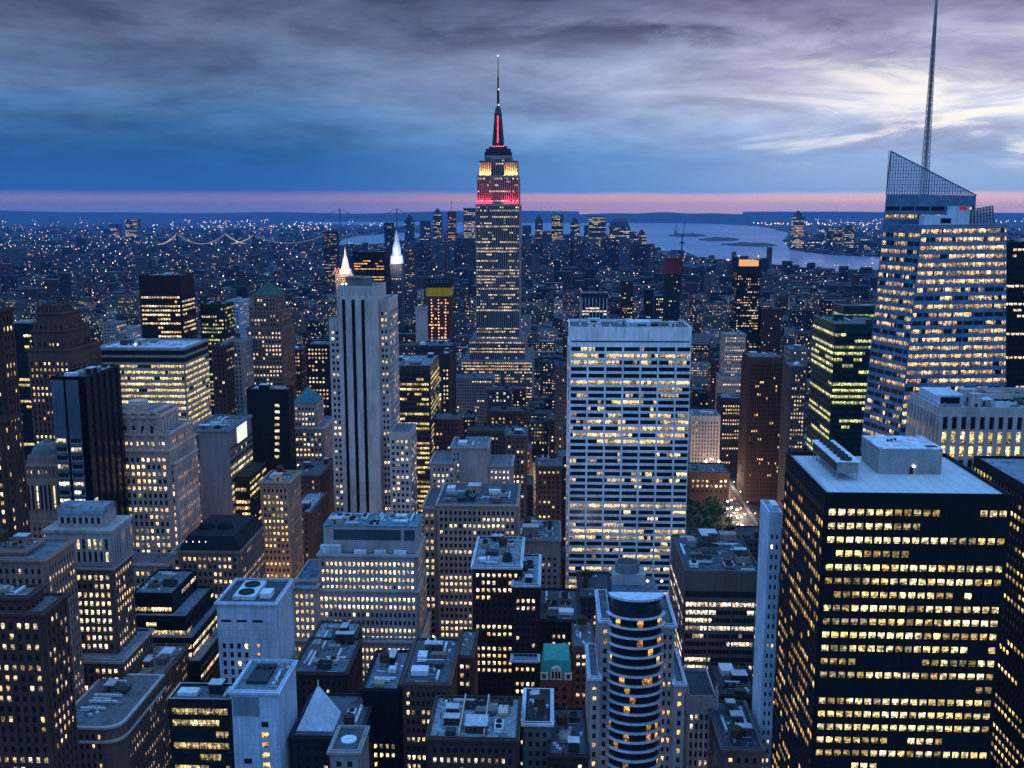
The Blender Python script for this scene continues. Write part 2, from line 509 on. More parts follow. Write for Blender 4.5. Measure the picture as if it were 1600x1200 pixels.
FOOT = []      # footprints of the buildings that are placed one by one
VIS = []       # (xl, xr, ybottom, distance): what must stay in view
BLDS = []
class Bld:
    def __init__(s, name, label, cat, D, wall=(.3, .29, .28), trim=None, roof=(.16, .17, .18), st=None, group=None, seed=None, mats=None):
        s.name, s.label, s.cat, s.group = name, label, cat, group
        s.D = D; s.st = st or St()
        wm = wall if isinstance(wall, bpy.types.Material) else wall_mat(wall)
        tm = wm if trim is None else (trim if isinstance(trim, bpy.types.Material) else wall_mat(trim))
        s.wmats = [wm, tm]
        s.rm = roof if isinstance(roof, bpy.types.Material) else roof_mat(roof)
        s.wall = MB(); s.roofs = []; s.win = []; s.parts = []
        s.r = random.Random(hash(label) % 99991 if seed is None else seed)
        s.r = random.Random(sum(ord(c) * (i + 3) for i, c in enumerate(label)) if seed is None else seed)
        s.boxes = []
        BLDS.append(s)
    @property
    def roof(s):
        s.roofs.append(MB())
        return s.roofs[-1]
    def mtier(s, X0, X1, Y0, Y1, z0, z1, st=None, ste=None, ph=1.0, faces='NEW', pt=.5, foot=True, roof=True):
        st = st or s.st
        w_ = s.wall
        zt = z1 + ph
        w_.box(X0, X1, Y0, Y1, z0, zt, 0, 'TB')
        if ph > 0.01:
            a, b, c, d = X0 + pt, X1 - pt, Y0 + pt, Y1 - pt
            o = [(X0, Y0), (X1, Y0), (X1, Y1), (X0, Y1)]; n_ = [(a, c), (b, c), (b, d), (a, d)]
            for i in range(4):
                j = (i + 1) % 4
                w_.face([(*o[i], zt), (*o[j], zt), (*n_[j], zt), (*n_[i], zt)], 1)
                w_.face([(*n_[i], zt), (*n_[j], zt), (*n_[j], z1), (*n_[i], z1)], 0)
            s.roof.face([(a, c, z1), (b, c, z1), (b, d, z1), (a, d, z1)])
        elif roof:
            s.roof.face([(X0, Y0, z1), (X1, Y0, z1), (X1, Y1, z1), (X0, Y1, z1)])
        if ph > .3 and .3 <= st.pp <= .7 and st.wh < .59 and st.ww < .6:
            for (za_, zb_, d) in ((zt - 1.25, zt - .45, .85), (zt - 1.6, zt - 1.26, .6)):
                a_, b_, c_, e_ = X0 - d, X1 + d, Y0 - d, Y1 + d
                o = [(a_, c_), (b_, c_), (b_, e_), (a_, e_)]; n_ = [(X0, Y0), (X1, Y0), (X1, Y1), (X0, Y1)]
                for i in range(4):
                    j = (i + 1) % 4
                    w_.face([(*o[i], za_), (*o[j], za_), (*o[j], zb_), (*o[i], zb_)], 1)
                    w_.face([(*o[i], zb_), (*o[j], zb_), (*n_[j], zb_), (*n_[i], zb_)], 1)
                    w_.face([(*n_[i], za_), (*n_[j], za_), (*o[j], za_), (*o[i], za_)], 1)
        if 'N' in faces: facade(w_, s.win, (X0, Y0, z0), (X1, Y0, z0), (X1, Y0, z1), (X0, Y0, z1), st, s.r)
        if 'E' in faces and X0 > -30: facade(w_, s.win, (X0, Y1, z0), (X0, Y0, z0), (X0, Y0, z1), (X0, Y1, z1), ste or st, s.r)
        if 'W' in faces and X1 < 30: facade(w_, s.win, (X1, Y0, z0), (X1, Y1, z0), (X1, Y1, z1), (X1, Y0, z1), st, s.r)
        s.boxes.append((X0, X1, Y0, Y1, z0, z1))
        if foot: FOOT.append((X0, X1, Y0, Y1, s.name))
        return (X0, X1, Y0, Y1, z1)
    def tier(s, xl, xr, yt, D=None, L=30, z0=0.0, ph=1.0, **k):
        D = D or s.D
        a = at(xl, yt, D); b = at(xr, yt, D)
        return s.mtier(a.x, b.x, D, D + L, z0, (a.z + b.z) / 2 - ph, ph=ph, **k)
    def part(s, name, mb, mats):
        s.parts.append((name, mb, mats))
        return mb
    def clutter(s, t, n=4, hmax=4.0, tank=False, inset=2.0):
        X0, X1, Y0, Y1, z = t
        r = s.r
        n = int(n * 1.7 + .5)
        tank = tank or (r.random() < .5 and s.st.pp == .35)
        vp = MB()
        for _ in range(6 + n * 2):
            if X1 - X0 < 5 or Y1 - Y0 < 5: break
            x = r.uniform(X0 + 1.5, X1 - 1.5); y = r.uniform(Y0 + 1.5, Y1 - 1.5); q = r.random()
            if q < .55: vp.lathe(x, y, [(.22, z + .002), (.22, z + r.uniform(.6, 1.8)), (.3, z + 1.9), (.05, z + 2.1)], 6)
            elif q < .8: vp.box(x - .5, x + .5, y - .5, y + .5, z + .002, z + r.uniform(.5, 1.1), 1)
            else:
                l_ = r.uniform(2, 7); 
                if x + l_ < X1 - 1: vp.bar((x, y, z + .3), (x + l_, y, z + .3), .14, 1)
        if len(vp.f) > 90 and s.name != 'glass_pavilion': s.part('roof_vents', vp, [wall_mat((.3, .31, .33)), wall_mat((.55, .57, .6))])
        used = []
        kinds = ['unit', 'duct', 'unit', 'bulkhead', 'fans', 'duct', 'unit', 'fans']
        for i in range(n):
            k = 'tank' if (tank and i == 0) else kinds[(i + r.randrange(3)) % len(kinds)]
            for _ in range(12):
                w_ = r.uniform(2.5, min(9, (X1 - X0) * .4)); l_ = r.uniform(2.5, min(8, (Y1 - Y0) * .4))
                if k == 'tank': w_ = l_ = 4.2
                if k == 'duct':
                    if r.random() < .5: w_ = min((X1 - X0) * .6, w_ * 2); l_ = .9
                    else: l_ = min((Y1 - Y0) * .6, l_ * 2); w_ = .9
                if X1 - X0 - 2 * inset - w_ < .2 or Y1 - Y0 - 2 * inset - l_ < .2: continue
                x = r.uniform(X0 + inset, X1 - inset - w_); y = r.uniform(Y0 + inset, Y1 - inset - l_)
                if any(x < u[1] + .4 and x + w_ > u[0] - .4 and y < u[3] + .4 and y + l_ > u[2] - .4 for u in used): continue
                used.append((x, x + w_, y, y + l_))
                mb = MB(); zb = z + .003
                tone = r.choice([(.42, .45, .48), (.2, .21, .22), (.6, .62, .64), (.1, .1, .11), (.3, .31, .33)])
                if k == 'tank':
                    cx, cy_ = x + 2.1, y + 2.1
                    for ax in (-1.3, 1.3):
                        for ay in (-1.3, 1.3):
                            mb.bar((cx + ax, cy_ + ay, zb), (cx + ax, cy_ + ay, zb + 2.6), .12)
                    mb.lathe(cx, cy_, [(0.1, zb + 2.5), (2.0, zb + 2.5), (1.9, zb + 5.6), (2.05, zb + 5.6), (.05, zb + 7.0)], 12)
                    s.part('water_tank', mb, [wall_mat((.12, .09, .07))])
                elif k == 'duct':
                    mb.box(x, x + w_, y, y + l_, zb + .35, zb + 1.2)
                    mb.box(x + .1, x + .5, y + .1, y + .5, zb, zb + .35, 0, 'TB')
                    mb.box(x + w_ - .5, x + w_ - .1, y + l_ - .5, y + l_ - .1, zb, zb + .35, 0, 'TB')
                    s.part('roof_duct', mb, [wall_mat((.5, .53, .56), .5)])
                elif k == 'bulkhead':
                    h = r.uniform(2.5, hmax)
                    mb.box(x, x + w_, y, y + l_, zb, zb + h, 0, 'T')
                    mb.box(x - .2, x + w_ + .2, y - .2, y + l_ + .2, zb + h, zb + h + .3, 1)
                    mb.box(x + w_ * .4, x + w_ * .4 + 1.0, y - .08, y, zb, zb + 2.1, 2)
                    s.part('stair_bulkhead', mb, [s.wmats[0], wall_mat((.45, .47, .5)), wall_mat((.06, .06, .07))])
                else:
                    h = r.uniform(1.2, hmax * .7)
                    mb.box(x, x + w_, y, y + l_, zb + .3, zb + h)
                    mb.box(x + .2, x + w_ - .2, y + .2, y + l_ - .2, zb, zb + .3, 1, 'TB')
                    nf = max(1, int(max(w_, l_) / 2.6))
                    for q in range(nf):
                        fx = x + w_ * ((q + .5) / nf if w_ >= l_ else .5); fy = y + l_ * (.5 if w_ >= l_ else (q + .5) / nf)
                        rr = min(w_, l_) * .36
                        if k == 'fans': mb.lathe(fx, fy, [(rr, zb + h + .002), (rr, zb + h + .45), (rr * .82, zb + h + .45), (rr * .8, zb + h + .1), (.2, zb + h + .12)], 10, 1)
                    s.part('cooling_unit', mb, [wall_mat(tone, .6), wall_mat((.05, .05, .06))])
                break
    def finish(s, nwin=40, vis=None):
        bs = s.boxes
        X0 = min(b[0] for b in bs); X1 = max(b[1] for b in bs); Y0 = min(b[2] for b in bs); Y1 = max(b[3] for b in bs)
        base = ((X0 + X1) / 2, (Y0 + Y1) / 2, 0)
        s.base = base
        e = empty(s.name, base, s.label, s.cat, s.group)
        s.obj = e
        s.wall.build('wall', s.wmats, e, base)
        for rb in s.roofs: rb.build('roof', [s.rm], e, base)
        for name, mb, mats in s.parts: mb.build(name, mats, e, base)
        ranked = []
        for i, (q, g, n_, ww, wh) in enumerate(s.win):
            c = (q[0] + q[2]) * .5
            v = Vector((0, 0, CAM_H)) - c
            d2 = v.length_squared
            cs = v.normalized().dot(n_)
            sc = 0
            p = proj(c)
            if cs > 0 and p and -5 < p[0] < 1605 and 0 < p[1] < 1203 and (vis is None or p[1] < vis):
                sc = cs * ww * wh / d2 * (1.6 if g else .8)
            ranked.append((sc, i))
        ranked.sort(key=lambda t: -t[0])
        pick = set(i for sc, i in ranked[:nwin] if sc > 0)
        rest = MB(); wm = window_mat(); cache = {}
        for i, (q, g, n_, ww, wh) in enumerate(s.win):
            if i in pick:
                c = q[0]
                key = (g, round(n_.x, 2), round(n_.y, 2), round(ww, 2), round(wh, 2), round(n_.z, 2))
                me = cache.get(key)
                if me is None:
                    mb = MB(); mb.face([p - c for p in q], 0, g or (0, 0, 0))
                    me = cache[key] = mb.mesh('window', [wm])
                o = bpy.data.objects.new('window', me)
                o.parent = e
                o.location = (c.x - base[0], c.y - base[1], c.z)
                COL.objects.link(o)
            else:
                rest.face(q, 0, g or (0, 0, 0))
        if rest.f:
            o = rest.build('window' if len(s.win) <= nwin else 'windows', [wm], e, base)
            o['kind'] = 'stuff'
        if vis is not None:
            for b in bs:
                pa = proj((b[0], b[2], b[5])); pb = proj((b[1], b[2], b[5])); pc = proj((b[1], b[3], b[5])); pd = proj((b[0], b[3], b[5]))
                xs = [p[0] for p in (pa, pb, pc, pd) if p]
                if xs: VIS.append((min(xs), max(xs), vis, b[2]))
        return e

# ================================================================== the ground
def sheet(name, pts, z, mat, kind='structure'):
    mb = MB(); mb.face([(p[0], p[1], z) for p in pts])
    o = mb.build(name, [mat]); o['kind'] = kind
    return o
MAS = St(fh=3.6, bay=3.2, ww=.44, wh=.5, pp=.35, bp=.14, lit=.3)
LIME = (.42, .43, .44); BRICK = (.17, .10, .085); TAN = (.3, .25, .2); GREY = (.26, .27, .29); BROWN = (.14, .10, .09)
PINKB = (.15, .10, .095); WHITE = (.74, .74, .74); DARK = (.022, .025, .03)
BLACKG = glass_mat((.008, .011, .016), .12, .45)
BLUEG = glass_mat((.04, .13, .22), .2, .9)

# ------------------------------------------------------------------ black office block, right foreground
EXST = St(fh=3.95, bay=2.55, ww=.74, wh=.46, pp=.14, bp=.1, lit=.9, pal='yellow', run=.8, rowvar=.2, tb=2.4, m=.8, power=1.15, dim=.26)
b = Bld('office_block', 'black steel office block with rows of yellow windows and a pale flat roof', 'office block', 274,
        wall=DARK, trim=(.03, .034, .04), roof=roof_mat((.54, .55, .56), .12), st=EXST)
t = b.tier(1290, 1582, 771, L=48, ph=1.1, st=EXST, ste=EXST.but(lit=.62, run=.4, dim=.6, power=.85, pal='amber'))
X0, X1, Y0, Y1, z = t
mb = MB(); a = at(1372, 745, 299); c = at(1470, 745, 299)
mb.box(a.x, c.x, 299, 316, z + .003, z + 7.6, 0, 'T'); mb.box(a.x - .15, c.x + .15, 298.85, 316.15, z + 7.6, z + 7.9, 1)
mb.box(a.x + 9, a.x + 10.1, 298.9, 299, z + .003, z + 2.2, 2)
mb.box(c.x - 4.2, c.x - .8, 300.5, 303, z + 7.9, z + 7.96, 2)
for k in range(3): mb.box(a.x + 5 + k * 1.3, a.x + 5.6 + k * 1.3, 308 + k * .7, 308.6 + k * .7, z + 7.9, z + 8.5, 2)
b.part('penthouse', mb, [wall_mat((.3, .36, .42)), roof_mat((.62, .66, .7)), wall_mat((.06, .07, .08))])
mb = MB(); mb.box(a.x + 9.9, a.x + 10.5, 298.7, 299 - .102, z + 2.3, z + 2.7); b.part('wall_lamp', mb, [glow_mat((1, .75, .45), 14.0)])
mb = MB(); a = at(1308, 735, 296); w_ = 6.2
mb.box(a.x - 1.5, a.x - 1.5 + w_, 291, 319, z + 2.2, z + 5.4, 0); mb.box(a.x - 1.9, a.x - 1.1 + w_, 290.6, 319.4, z + 5.4, z + 5.7, 1)
for k in range(8):
    for sx in (-1.2, w_ - 1.9): mb.bar((a.x + sx, 291.5 + k * 3.85, z + .003), (a.x + sx, 291.5 + k * 3.85, z + 2.2), .14, 0)
for k in range(20): mb.box(a.x - 1.56, a.x - 1.5, 291.3 + k * 1.38, 292.1 + k * 1.38, z + 2.6, z + 5.0, 2)
b.part('cooling_tower', mb, [wall_mat((.3, .33, .36), .5), wall_mat((.58, .62, .66), .5), wall_mat((.03, .03, .035))])
for k in range(7):
    mb = MB(); fx = a.x - 1.5 + w_ / 2; fy = 293.2 + k * 3.9
    mb.lathe(fx, fy, [(1.72, z + 5.703), (1.72, z + 6.3), (1.5, z + 6.3), (1.48, z + 5.85), (.3, z + 5.95), (.28, z + 6.15)], 14)
    for q in range(5):
        an = q * 1.2566
        mb.bar((fx, fy, z + 6.0), (fx + 1.4 * math.cos(an), fy + 1.4 * math.sin(an), z + 6.05), .16)
    b.part('fan', mb, [wall_mat((.08, .09, .1), .5)])
mb = MB()
for k in range(16): mb.bar((X0 + 1.2, Y0 + 1.5 + k * 3, z + .003), (X0 + 1.2, Y0 + 1.5 + k * 3, z + .9), .05)
mb.bar((X0 + 1.2, Y0 + 1.5, z + .9), (X0 + 1.2, Y0 + 46.5, z + .9), .05)
b.part('railing', mb, [wall_mat((.3, .32, .34))])
b.finish(100, 1204)

# ------------------------------------------------------------------ right edge
b = Bld('office_block', 'dark office block with a bare blue roof cut off by the right picture edge', 'office block', 345, wall=DARK, roof=(.3, .36, .42),
        st=St(fh=3.9, bay=2.8, ww=.7, wh=.45, pp=.3, bp=.3, lit=.35, pal='yellow', run=.75))
zz_ = at(1527, 712, 400).z
t = b.mtier(167, 230, 330, 400, 0, zz_ - 1, ph=1)
mb = MB(); mb.box(190, 220, 372, 392, t[4] + .003, t[4] + 9, 0); b.part('penthouse', mb, [wall_mat((.012, .013, .016))])
b.clutter((168, 188, 335, 370, t[4]), 3)
b.finish(60, 1204)
b = Bld('office_tower', 'dark ribbed tower with scattered lit ribbons behind the glass spire tower at the right edge', 'office tower', 660, wall=(.03, .033, .04),
        st=St(fh=3.8, bay=3.0, ww=.8, wh=.4, pp=.25, bp=.2, lit=.3, pal='cream', run=.85))
t = b.tier(1573, 1660, 378, L=40); b.clutter(t, 2); b.finish(40, 640)
FINS = St(fh=6.2, bay=3.9, ww=.52, wh=.84, pp=.9, bp=.2, lit=.3, pal='yellow', run=.6, rowvar=.9, tb=2.6, m=.6)
b = Bld('office_block', 'blue grey block wrapped in tall vertical fins behind the black office block', 'office block', 430, wall=(.4, .43, .47), roof=(.2, .23, .26), st=FINS)
t = b.tier(1468, 1662, 637, L=36)
b.clutter(t, 9, 6.0)
X0, X1, Y0, Y1, z = t
mb = MB(); mb.box(X0 + 2, X0 + 14, Y0 + 10, Y0 + 30, z + .003, z + 4.5); mb.box(X0 + 4, X0 + 12, Y0 + 9.6, Y0 + 9.999, z + .8, z + 3.6, 1)
b.part('penthouse', mb, [wall_mat((.5, .55, .6)), wall_mat((.03, .03, .035))])
mb = MB(); mb.box(X0 + 20, X0 + 50, Y0 + 16, Y0 + 17, z + .003, z + 4); mb.box(X0 + 20, X0 + 50, Y0 + 32, Y0 + 33, z + .003, z + 4); mb.box(X0 + 20, X0 + 21, Y0 + 17.01, Y0 + 31.99, z + .003, z + 4)
b.part('screen_wall', mb, [wall_mat((.35, .4, .45))])
b.finish(100, 760)

# ------------------------------------------------------------------ faceted glass spire tower
b = Bld('spire_tower', 'faceted blue glass tower with a slanted crown and a tall lattice spire', 'tower', 520, wall=BLUEG, trim=glass_mat((.06, .16, .27), .2, .8), roof=(.2, .25, .3),
        st=St(fh=4.15, bay=1.55, ww=.96, wh=.52, pp=.16, bp=.22, lit=.8, pal='warm', run=.6, rowvar=.45, pe=5, pt=.75, m=.3, tb=1, pm=1, bm=1, power=1.0, dim=.4))
D = 520
f_tl = at(1440, 352, D); f_tr = at(1573, 350, D + 2)
zf = f_tl.z
fl_b = at(1404, 690, D - 6); fr_b = at(1571, 690, D - 2)
sl = 1.0 / (zf - fl_b.z)
def down(top, bot):          # continue an edge of the crystal to the ground
    k = top.z / (top.z - bot.z)
    return top + (bot - top) * k
FLb = down(f_tl, fl_b); FRb = down(f_tr, fr_b)
l_t = at(1392, 236, D + 26); l_b = at(1346, 690, D + 24)
LLb = down(l_t, l_b)
k = (l_t.z - zf) / (l_t.z - LLb.z)
l_m = l_t + (LLb - l_t) * k
bk = D + 62
RTb = Vector((FRb.x, bk, 0)); LTb = Vector((LLb.x * bk / (D + 24) + 2, bk, 0))
r_m = Vector((f_tr.x, bk, zf)); lb_m = Vector((l_m.x * bk / (D + 25) + 2, bk, zf))
w_ = b.wall; st = b.st
def bil(mb, q, nx, ny, m=0):
    a, b_, c, d = (Vector(v) for v in q)
    def pt(u, v): return a.lerp(b_, u).lerp(d.lerp(c, u), v)
    for i in range(nx):
        for j in range(ny):
            mb.face([pt(i / nx, j / ny), pt((i + 1) / nx, j / ny), pt((i + 1) / nx, (j + 1) / ny), pt(i / nx, (j + 1) / ny)], m)
for q in ((FLb, FRb, f_tr, f_tl), (LLb, FLb, f_tl, l_m), (FRb, RTb, r_m, f_tr), (RTb, LTb, lb_m, r_m), (LTb, LLb, l_m, lb_m)):
    bil(w_, q, 12, 30)
facade(w_, b.win, FLb, FRb, f_tr, f_tl, st, b.r)
facade(w_, b.win, LLb, FLb, f_tl, l_m, st.but(lit=.6, tb=3), b.r)
b.roof.face([f_tl, f_tr, r_m, lb_m, l_m])
# upper slab with the slanted glass crown, standing back from the front facet
u_r = at(1522, 352, D + 26); cr = at(1522, 305, D + 26)
Yu = D + 26; Yb = D + 50
zs = at(1392, 300, Yu).z
A0 = Vector((l_m.x, Yu, zf)); A1 = Vector((u_r.x, Yu, zf)); A2 = Vector((u_r.x, Yu, cr.z)); A3 = Vector((l_t.x, Yu, l_t.z))
zc = at(1450, 304, Yu).z
kx = (zc - zf) / (l_t.z - zf)
B3 = A0.lerp(A3, kx); B2 = Vector((A1.x, Yu, min(zc, cr.z)))
w_.face([A0 + Vector((0, .02, .02)), A1 + Vector((0, .02, .02)), B2, B3], 0)
w_.face([Vector((A1.x, Yu, zf + .02)), Vector((A1.x, Yb, zf + .02)), Vector((A1.x, Yb, zc)), B2], 0)
kb = Yb / Yu
w_.face([Vector((A0.x * kb + 1, Yb, zf + .02)), A0 + Vector((0, .02, .02)), B3, Vector((B3.x * kb + 1, Yb, zc))], 0)
b.roof.face([B3, B2, Vector((B2.x, Yb, zc)), Vector((B3.x * kb + 1, Yb, zc))])
facade(w_, b.win, A0, A1, B2, B3, st.but(lit=.42, bp=.1, tb=5, bb=1), b.r)
FOOT.append((LLb.x, FRb.x, D - 8, bk, 'spire'))
b.boxes.append((LLb.x, FRb.x, D, bk, 0, zf)); b.boxes.append((l_t.x, u_r.x, Yu, Yb, zf, cr.z))
def lattice(p00, p10, p11, p01, nx, ny, r_):
    mb = MB()
    for i in range(nx + 1):
        u = i / nx
        mb.bar(Vector(p00).lerp(Vector(p10), u), Vector(p01).lerp(Vector(p11), u), r_)
    for j in range(ny + 1):
        v = j / ny
        mb.bar(Vector(p00).lerp(Vector(p01), v), Vector(p10).lerp(Vector(p11), v), r_)
    return mb
LAT = wall_mat((.2, .22, .28), .5)
CG = bpy.data.materials.new("crown_glass"); CG.use_nodes = True
n = NT(CG.node_tree)
tb_ = n.node('ShaderNodeBsdfTransparent'); tb_.inputs[0].default_value = (.62, .72, .88, 1)
gb_ = n.node('ShaderNodeBsdfGlossy'); gb_.inputs['Color'].default_value = (.6, .72, .85, 1); gb_.inputs['Roughness'].default_value = .15
mx_ = n.node('ShaderNodeMixShader'); mx_.inputs[0].default_value = .6
n.l.new(tb_.outputs[0], mx_.inputs[1]); n.l.new(gb_.outputs[0], mx_.inputs[2])
o_ = n.node('ShaderNodeOutputMaterial'); n.l.new(mx_.outputs[0], o_.inputs[0])
# the crown glass screen: rows of bars clipped under the slanted edge
mb = MB(); gl = MB()
def top_at(x): return A3.z + (A2.z - A3.z) * (x - A3.x) / (A2.x - A3.x)
ncol = 34
for i in range(ncol + 1):
    x = B3.x + (B2.x - B3.x) * i / ncol
    if top_at(x) > zc + .3: mb.bar((x, Yu, zc), (x, Yu, top_at(x)), .16)
zrow = zc
while zrow < A3.z:
    xe = A3.x + (A2.x - A3.x) * (A3.z - zrow) / (A3.z - A2.z)
    xs = A0.x + (A3.x - A0.x) * (zrow - zf) / (A3.z - zf)
    if xe - xs > .5: mb.bar((xs, Yu, zrow), (min(xe, A2.x), Yu, zrow), .14)
    zrow += 1.75
mb.bar(A3, A2, .35); mb.bar(B3, A3, .35)
mb.bar(A2, (A2.x, Yu, zc), .25)
b.part('crown_frame', mb, [LAT])
gl.face([B3 + Vector((0, .3, 0)), Vector((A2.x, Yu + .3, zc)), A2 + Vector((0, .3, 0)), A3 + Vector((0, .3, 0))])
b.part('crown_glass', gl, [CG])
ys_ = D + 16
s0 = Vector((f_tr.x - 15.0, ys_, zf + .05)); s1 = Vector((f_tr.x - .3, ys_, zf + .05))
s2 = Vector((f_tr.x - 1.6, ys_, at(1566, 322, ys_).z)); s3 = Vector((s0.x, ys_, at(1526, 329, ys_).z))
b.part('screen_frame', lattice(s0, s1, s2, s3, 9, 6, .3), [LAT])
gl = MB(); gl.face([p + Vector((0, .35, 0)) for p in (s0, s1, s2, s3)]); b.part('screen_glass', gl, [CG])
mb = MB(); pa = at(1441, 349, D + 9); pb = at(1485, 336, D + 9); pc = at(1512, 322, D + 9)
mb.box(pa.x, pb.x, D + 6, D + 14, zf + .003, pb.z); mb.box(pb.x + .01, pc.x, D + 6, D + 14, zf + .003, pc.z); mb.box(pa.x + 8, pa.x + 13, D + 5.8, D + 5.999, zf + 1, zf + 3.4, 1)
b.part('plant_screen', mb, [wall_mat((.56, .6, .68)), wall_mat((.03, .03, .04))])
mb = MB(); mb.box(pb.x + 3, pc.x - 1.5, D + 5.7, D + 5.999, pc.z - 1.6, pc.z - .2); b.part('red_sign', mb, [glow_mat((.8, .05, .06), .35)])
# spire
sb = at(1446, 262, D + 38); stp = at(1462, -6, D + 38)
mb = MB(); hh = stp.z - sb.z; cx, cyy = at(1446, 262, D + 38).x, D + 38
def spire_pt(k_, s_):
    rr = 1.7 * (1 - .8 * k_); zz0 = zc + (stp.z - zc) * k_
    return (cx + rr * (1 if s_ in (1, 2) else -1), cyy + rr * (1 if s_ in (2, 3) else -1), zz0)
NS = 30
for s_ in range(4):
    mb.bar(spire_pt(0, s_), spire_pt(1, s_), .2)
    for i in range(NS):
        s2_ = (s_ + 1) % 4
        mb.bar(spire_pt(i / NS, s_), spire_pt((i + 1) / NS, s2_), .12); mb.bar(spire_pt(i / NS, s_), spire_pt(i / NS, s2_), .12)
mb.bar((cx, cyy, zc), (cx, cyy, stp.z), .55, 0, 6)
b.part('spire', mb, [wall_mat((.3, .32, .38), .5)])
b.finish(100, 690)

# ------------------------------------------------------------------ green glass towers
GST = St(fh=3.9, bay=1.7, ww=.86, wh=.52, pp=.12, bp=.12, lit=.72, pal='green', run=.9, rowvar=.55, pe=3, pt=.25, m=.3, tb=4, power=1.05)
GG = glass_mat((.012, .05, .04), .2, .5)
b = Bld('glass_tower', 'dark green glass tower with pale green lit floors left of the spire tower', 'office tower', 640, wall=GG, trim=glass_mat((.03, .1, .07), .25, .5), roof=(.1, .15, .14), st=GST)
t = b.tier(1305, 1395, 506, L=54); b.clutter(t, 3); b.finish(90, 700)
b = Bld('glass_tower', 'unlit dark green slab standing just behind the pale green lit glass tower', 'office tower', 720, wall=glass_mat((.008, .03, .026), .2, .5), roof=(.06, .09, .09), st=GST.but(lit=.25, power=.5))
t = b.tier(1318, 1412, 478, L=30); b.clutter(t, 2); b.finish(30, 505)

# ------------------------------------------------------------------ white grid slab (centre right)
WG = St(fh=3.98, bay=2.06, ww=1.0, wh=.6, pp=.55, bp=.42, lit=.36, pal='warm', run=.62, rowvar=.8, pe=5, pt=1.15, m=.5, tb=9.5, power=1.05, dim=.45)
b = Bld('slab_tower', 'white travertine grid slab tower with wide bays and a blank top band, right of centre', 'office tower', 600, wall=WHITE, roof=(.13, .15, .17), st=WG)
t = b.tier(890, 1081, 511, L=44, ph=1.6, st=WG)
X0, X1, Y0, Y1, z = t
b.clutter((X0 + 2, X1 - 2, Y0 + 3, Y1 - 3, z), 8, 3.0)
mb = MB(); a = at(980, 505, 620); mb.box(a.x, a.x + 14, 618, 634, z + .003, z + 2.6, 0); b.part('penthouse', mb, [wall_mat((.5, .56, .62))])
zt_ = z + 1.6 - 8.0
mb = MB(); mb.box(X0 + 1.0, X1 - 1.0, Y0 - .06, Y0, zt_ - 1.0, zt_ - .2); b.part('louvre_strip', mb, [wall_mat((.05, .07, .1))])
b.finish(100, 935)

# ------------------------------------------------------------------ tall pale tower with dark stripes
b = Bld('striped_tower', 'tall pale stone tower with three black vertical stripes up its face', 'tower', 620, wall=(.42, .44, .47), roof=(.2, .22, .24),
        st=St(fh=3.75, bay=2.5, ww=.55, wh=.5, pp=.1, bp=0, lit=.26, pal='cream', run=.2, m=.9, tb=6))
a = at(527, 447, 616); c = at(589, 447, 616)
zt_ = a.z
b.mtier(a.x, c.x, 616, 650, 0, zt_ - 1, ph=1, st=b.st.but(lit=0, bay=99, tb=500), faces='')
X0, X1 = a.x, c.x
# stripes: dark recessed slots between raised piers
mb = b.wall
xs = [at(p, 560, 616).x for p in (537, 542, 551.5, 557, 566.5, 572)]
z_s = at(550, 468, 616).z
edges = [X0 + .02, xs[0], xs[1], xs[2], xs[3], xs[4], xs[5], X1 - .02]
for i in range(0, 8, 2):
    mb.box(edges[i], edges[i + 1], 615.2, 616, 0, z_s - .01, 0, 'SB')
mb.box(X0 + .02, X1 - .02, 615.25, 616, z_s, zt_ - 6, 0, 'S')
for i in range(9): mb.box(X0 + 1 + i * (X1 - X0 - 2) / 9, X0 + 2.2 + i * (X1 - X0 - 2) / 9, 615.5, 616, zt_ - 5.9, zt_ - .4, 0, 'S')
st_m = glass_mat((.006, .008, .012), .2, .3)
for i in (1, 3, 5):
    m2 = MB(); m2.box(edges[i], edges[i + 1], 615.9, 615.98, 6, z_s - .02); b.part('dark_stripe', m2, [st_m])
b.mtier(at(514, 500, 622).x, X0 - .01, 622, 660, 0, at(520, 500, 622).z, ph=1)
b.mtier(X1 + .01, at(607, 470, 622).x, 622, 660, 0, at(600, 470, 622).z, ph=1)
t = b.mtier(at(608, 675, 612).x, at(641, 675, 612).x, 612, 640, 0, at(620, 678, 612).z, ph=1, st=b.st.but(bay=3.0, tb=3))
mb = MB(); zz_ = zt_ - 1
mb.box(X0 + 4, X1 - 6, 622, 636, zz_ + .003, zz_ + 5.5); mb.box(X0 + 3.4, X1 - 12, 621, 637, zz_ + 5.5, zz_ + 6)
for k in range(5): mb.bar((X0 + 4 + k * 3, 621.2, zz_ + 6), (X0 + 4 + k * 3, 621.2, zz_ + 9.5), .12)
mb.bar((X0 + 4, 621.2, zz_ + 9.5), (X0 + 16, 621.2, zz_ + 9.5), .14)
b.part('penthouse', mb, [wall_mat((.22, .25, .28))])
for k in (0, 2.2):
    mb = MB(); mb.octa((X0 + 3.0 + k, 617, zz_ + 2.2), .8, (1, .8, .55)); b.part('roof_lamp', mb, [glow_mat((1, .8, .55), 3.0)])
b.finish(100, 806)

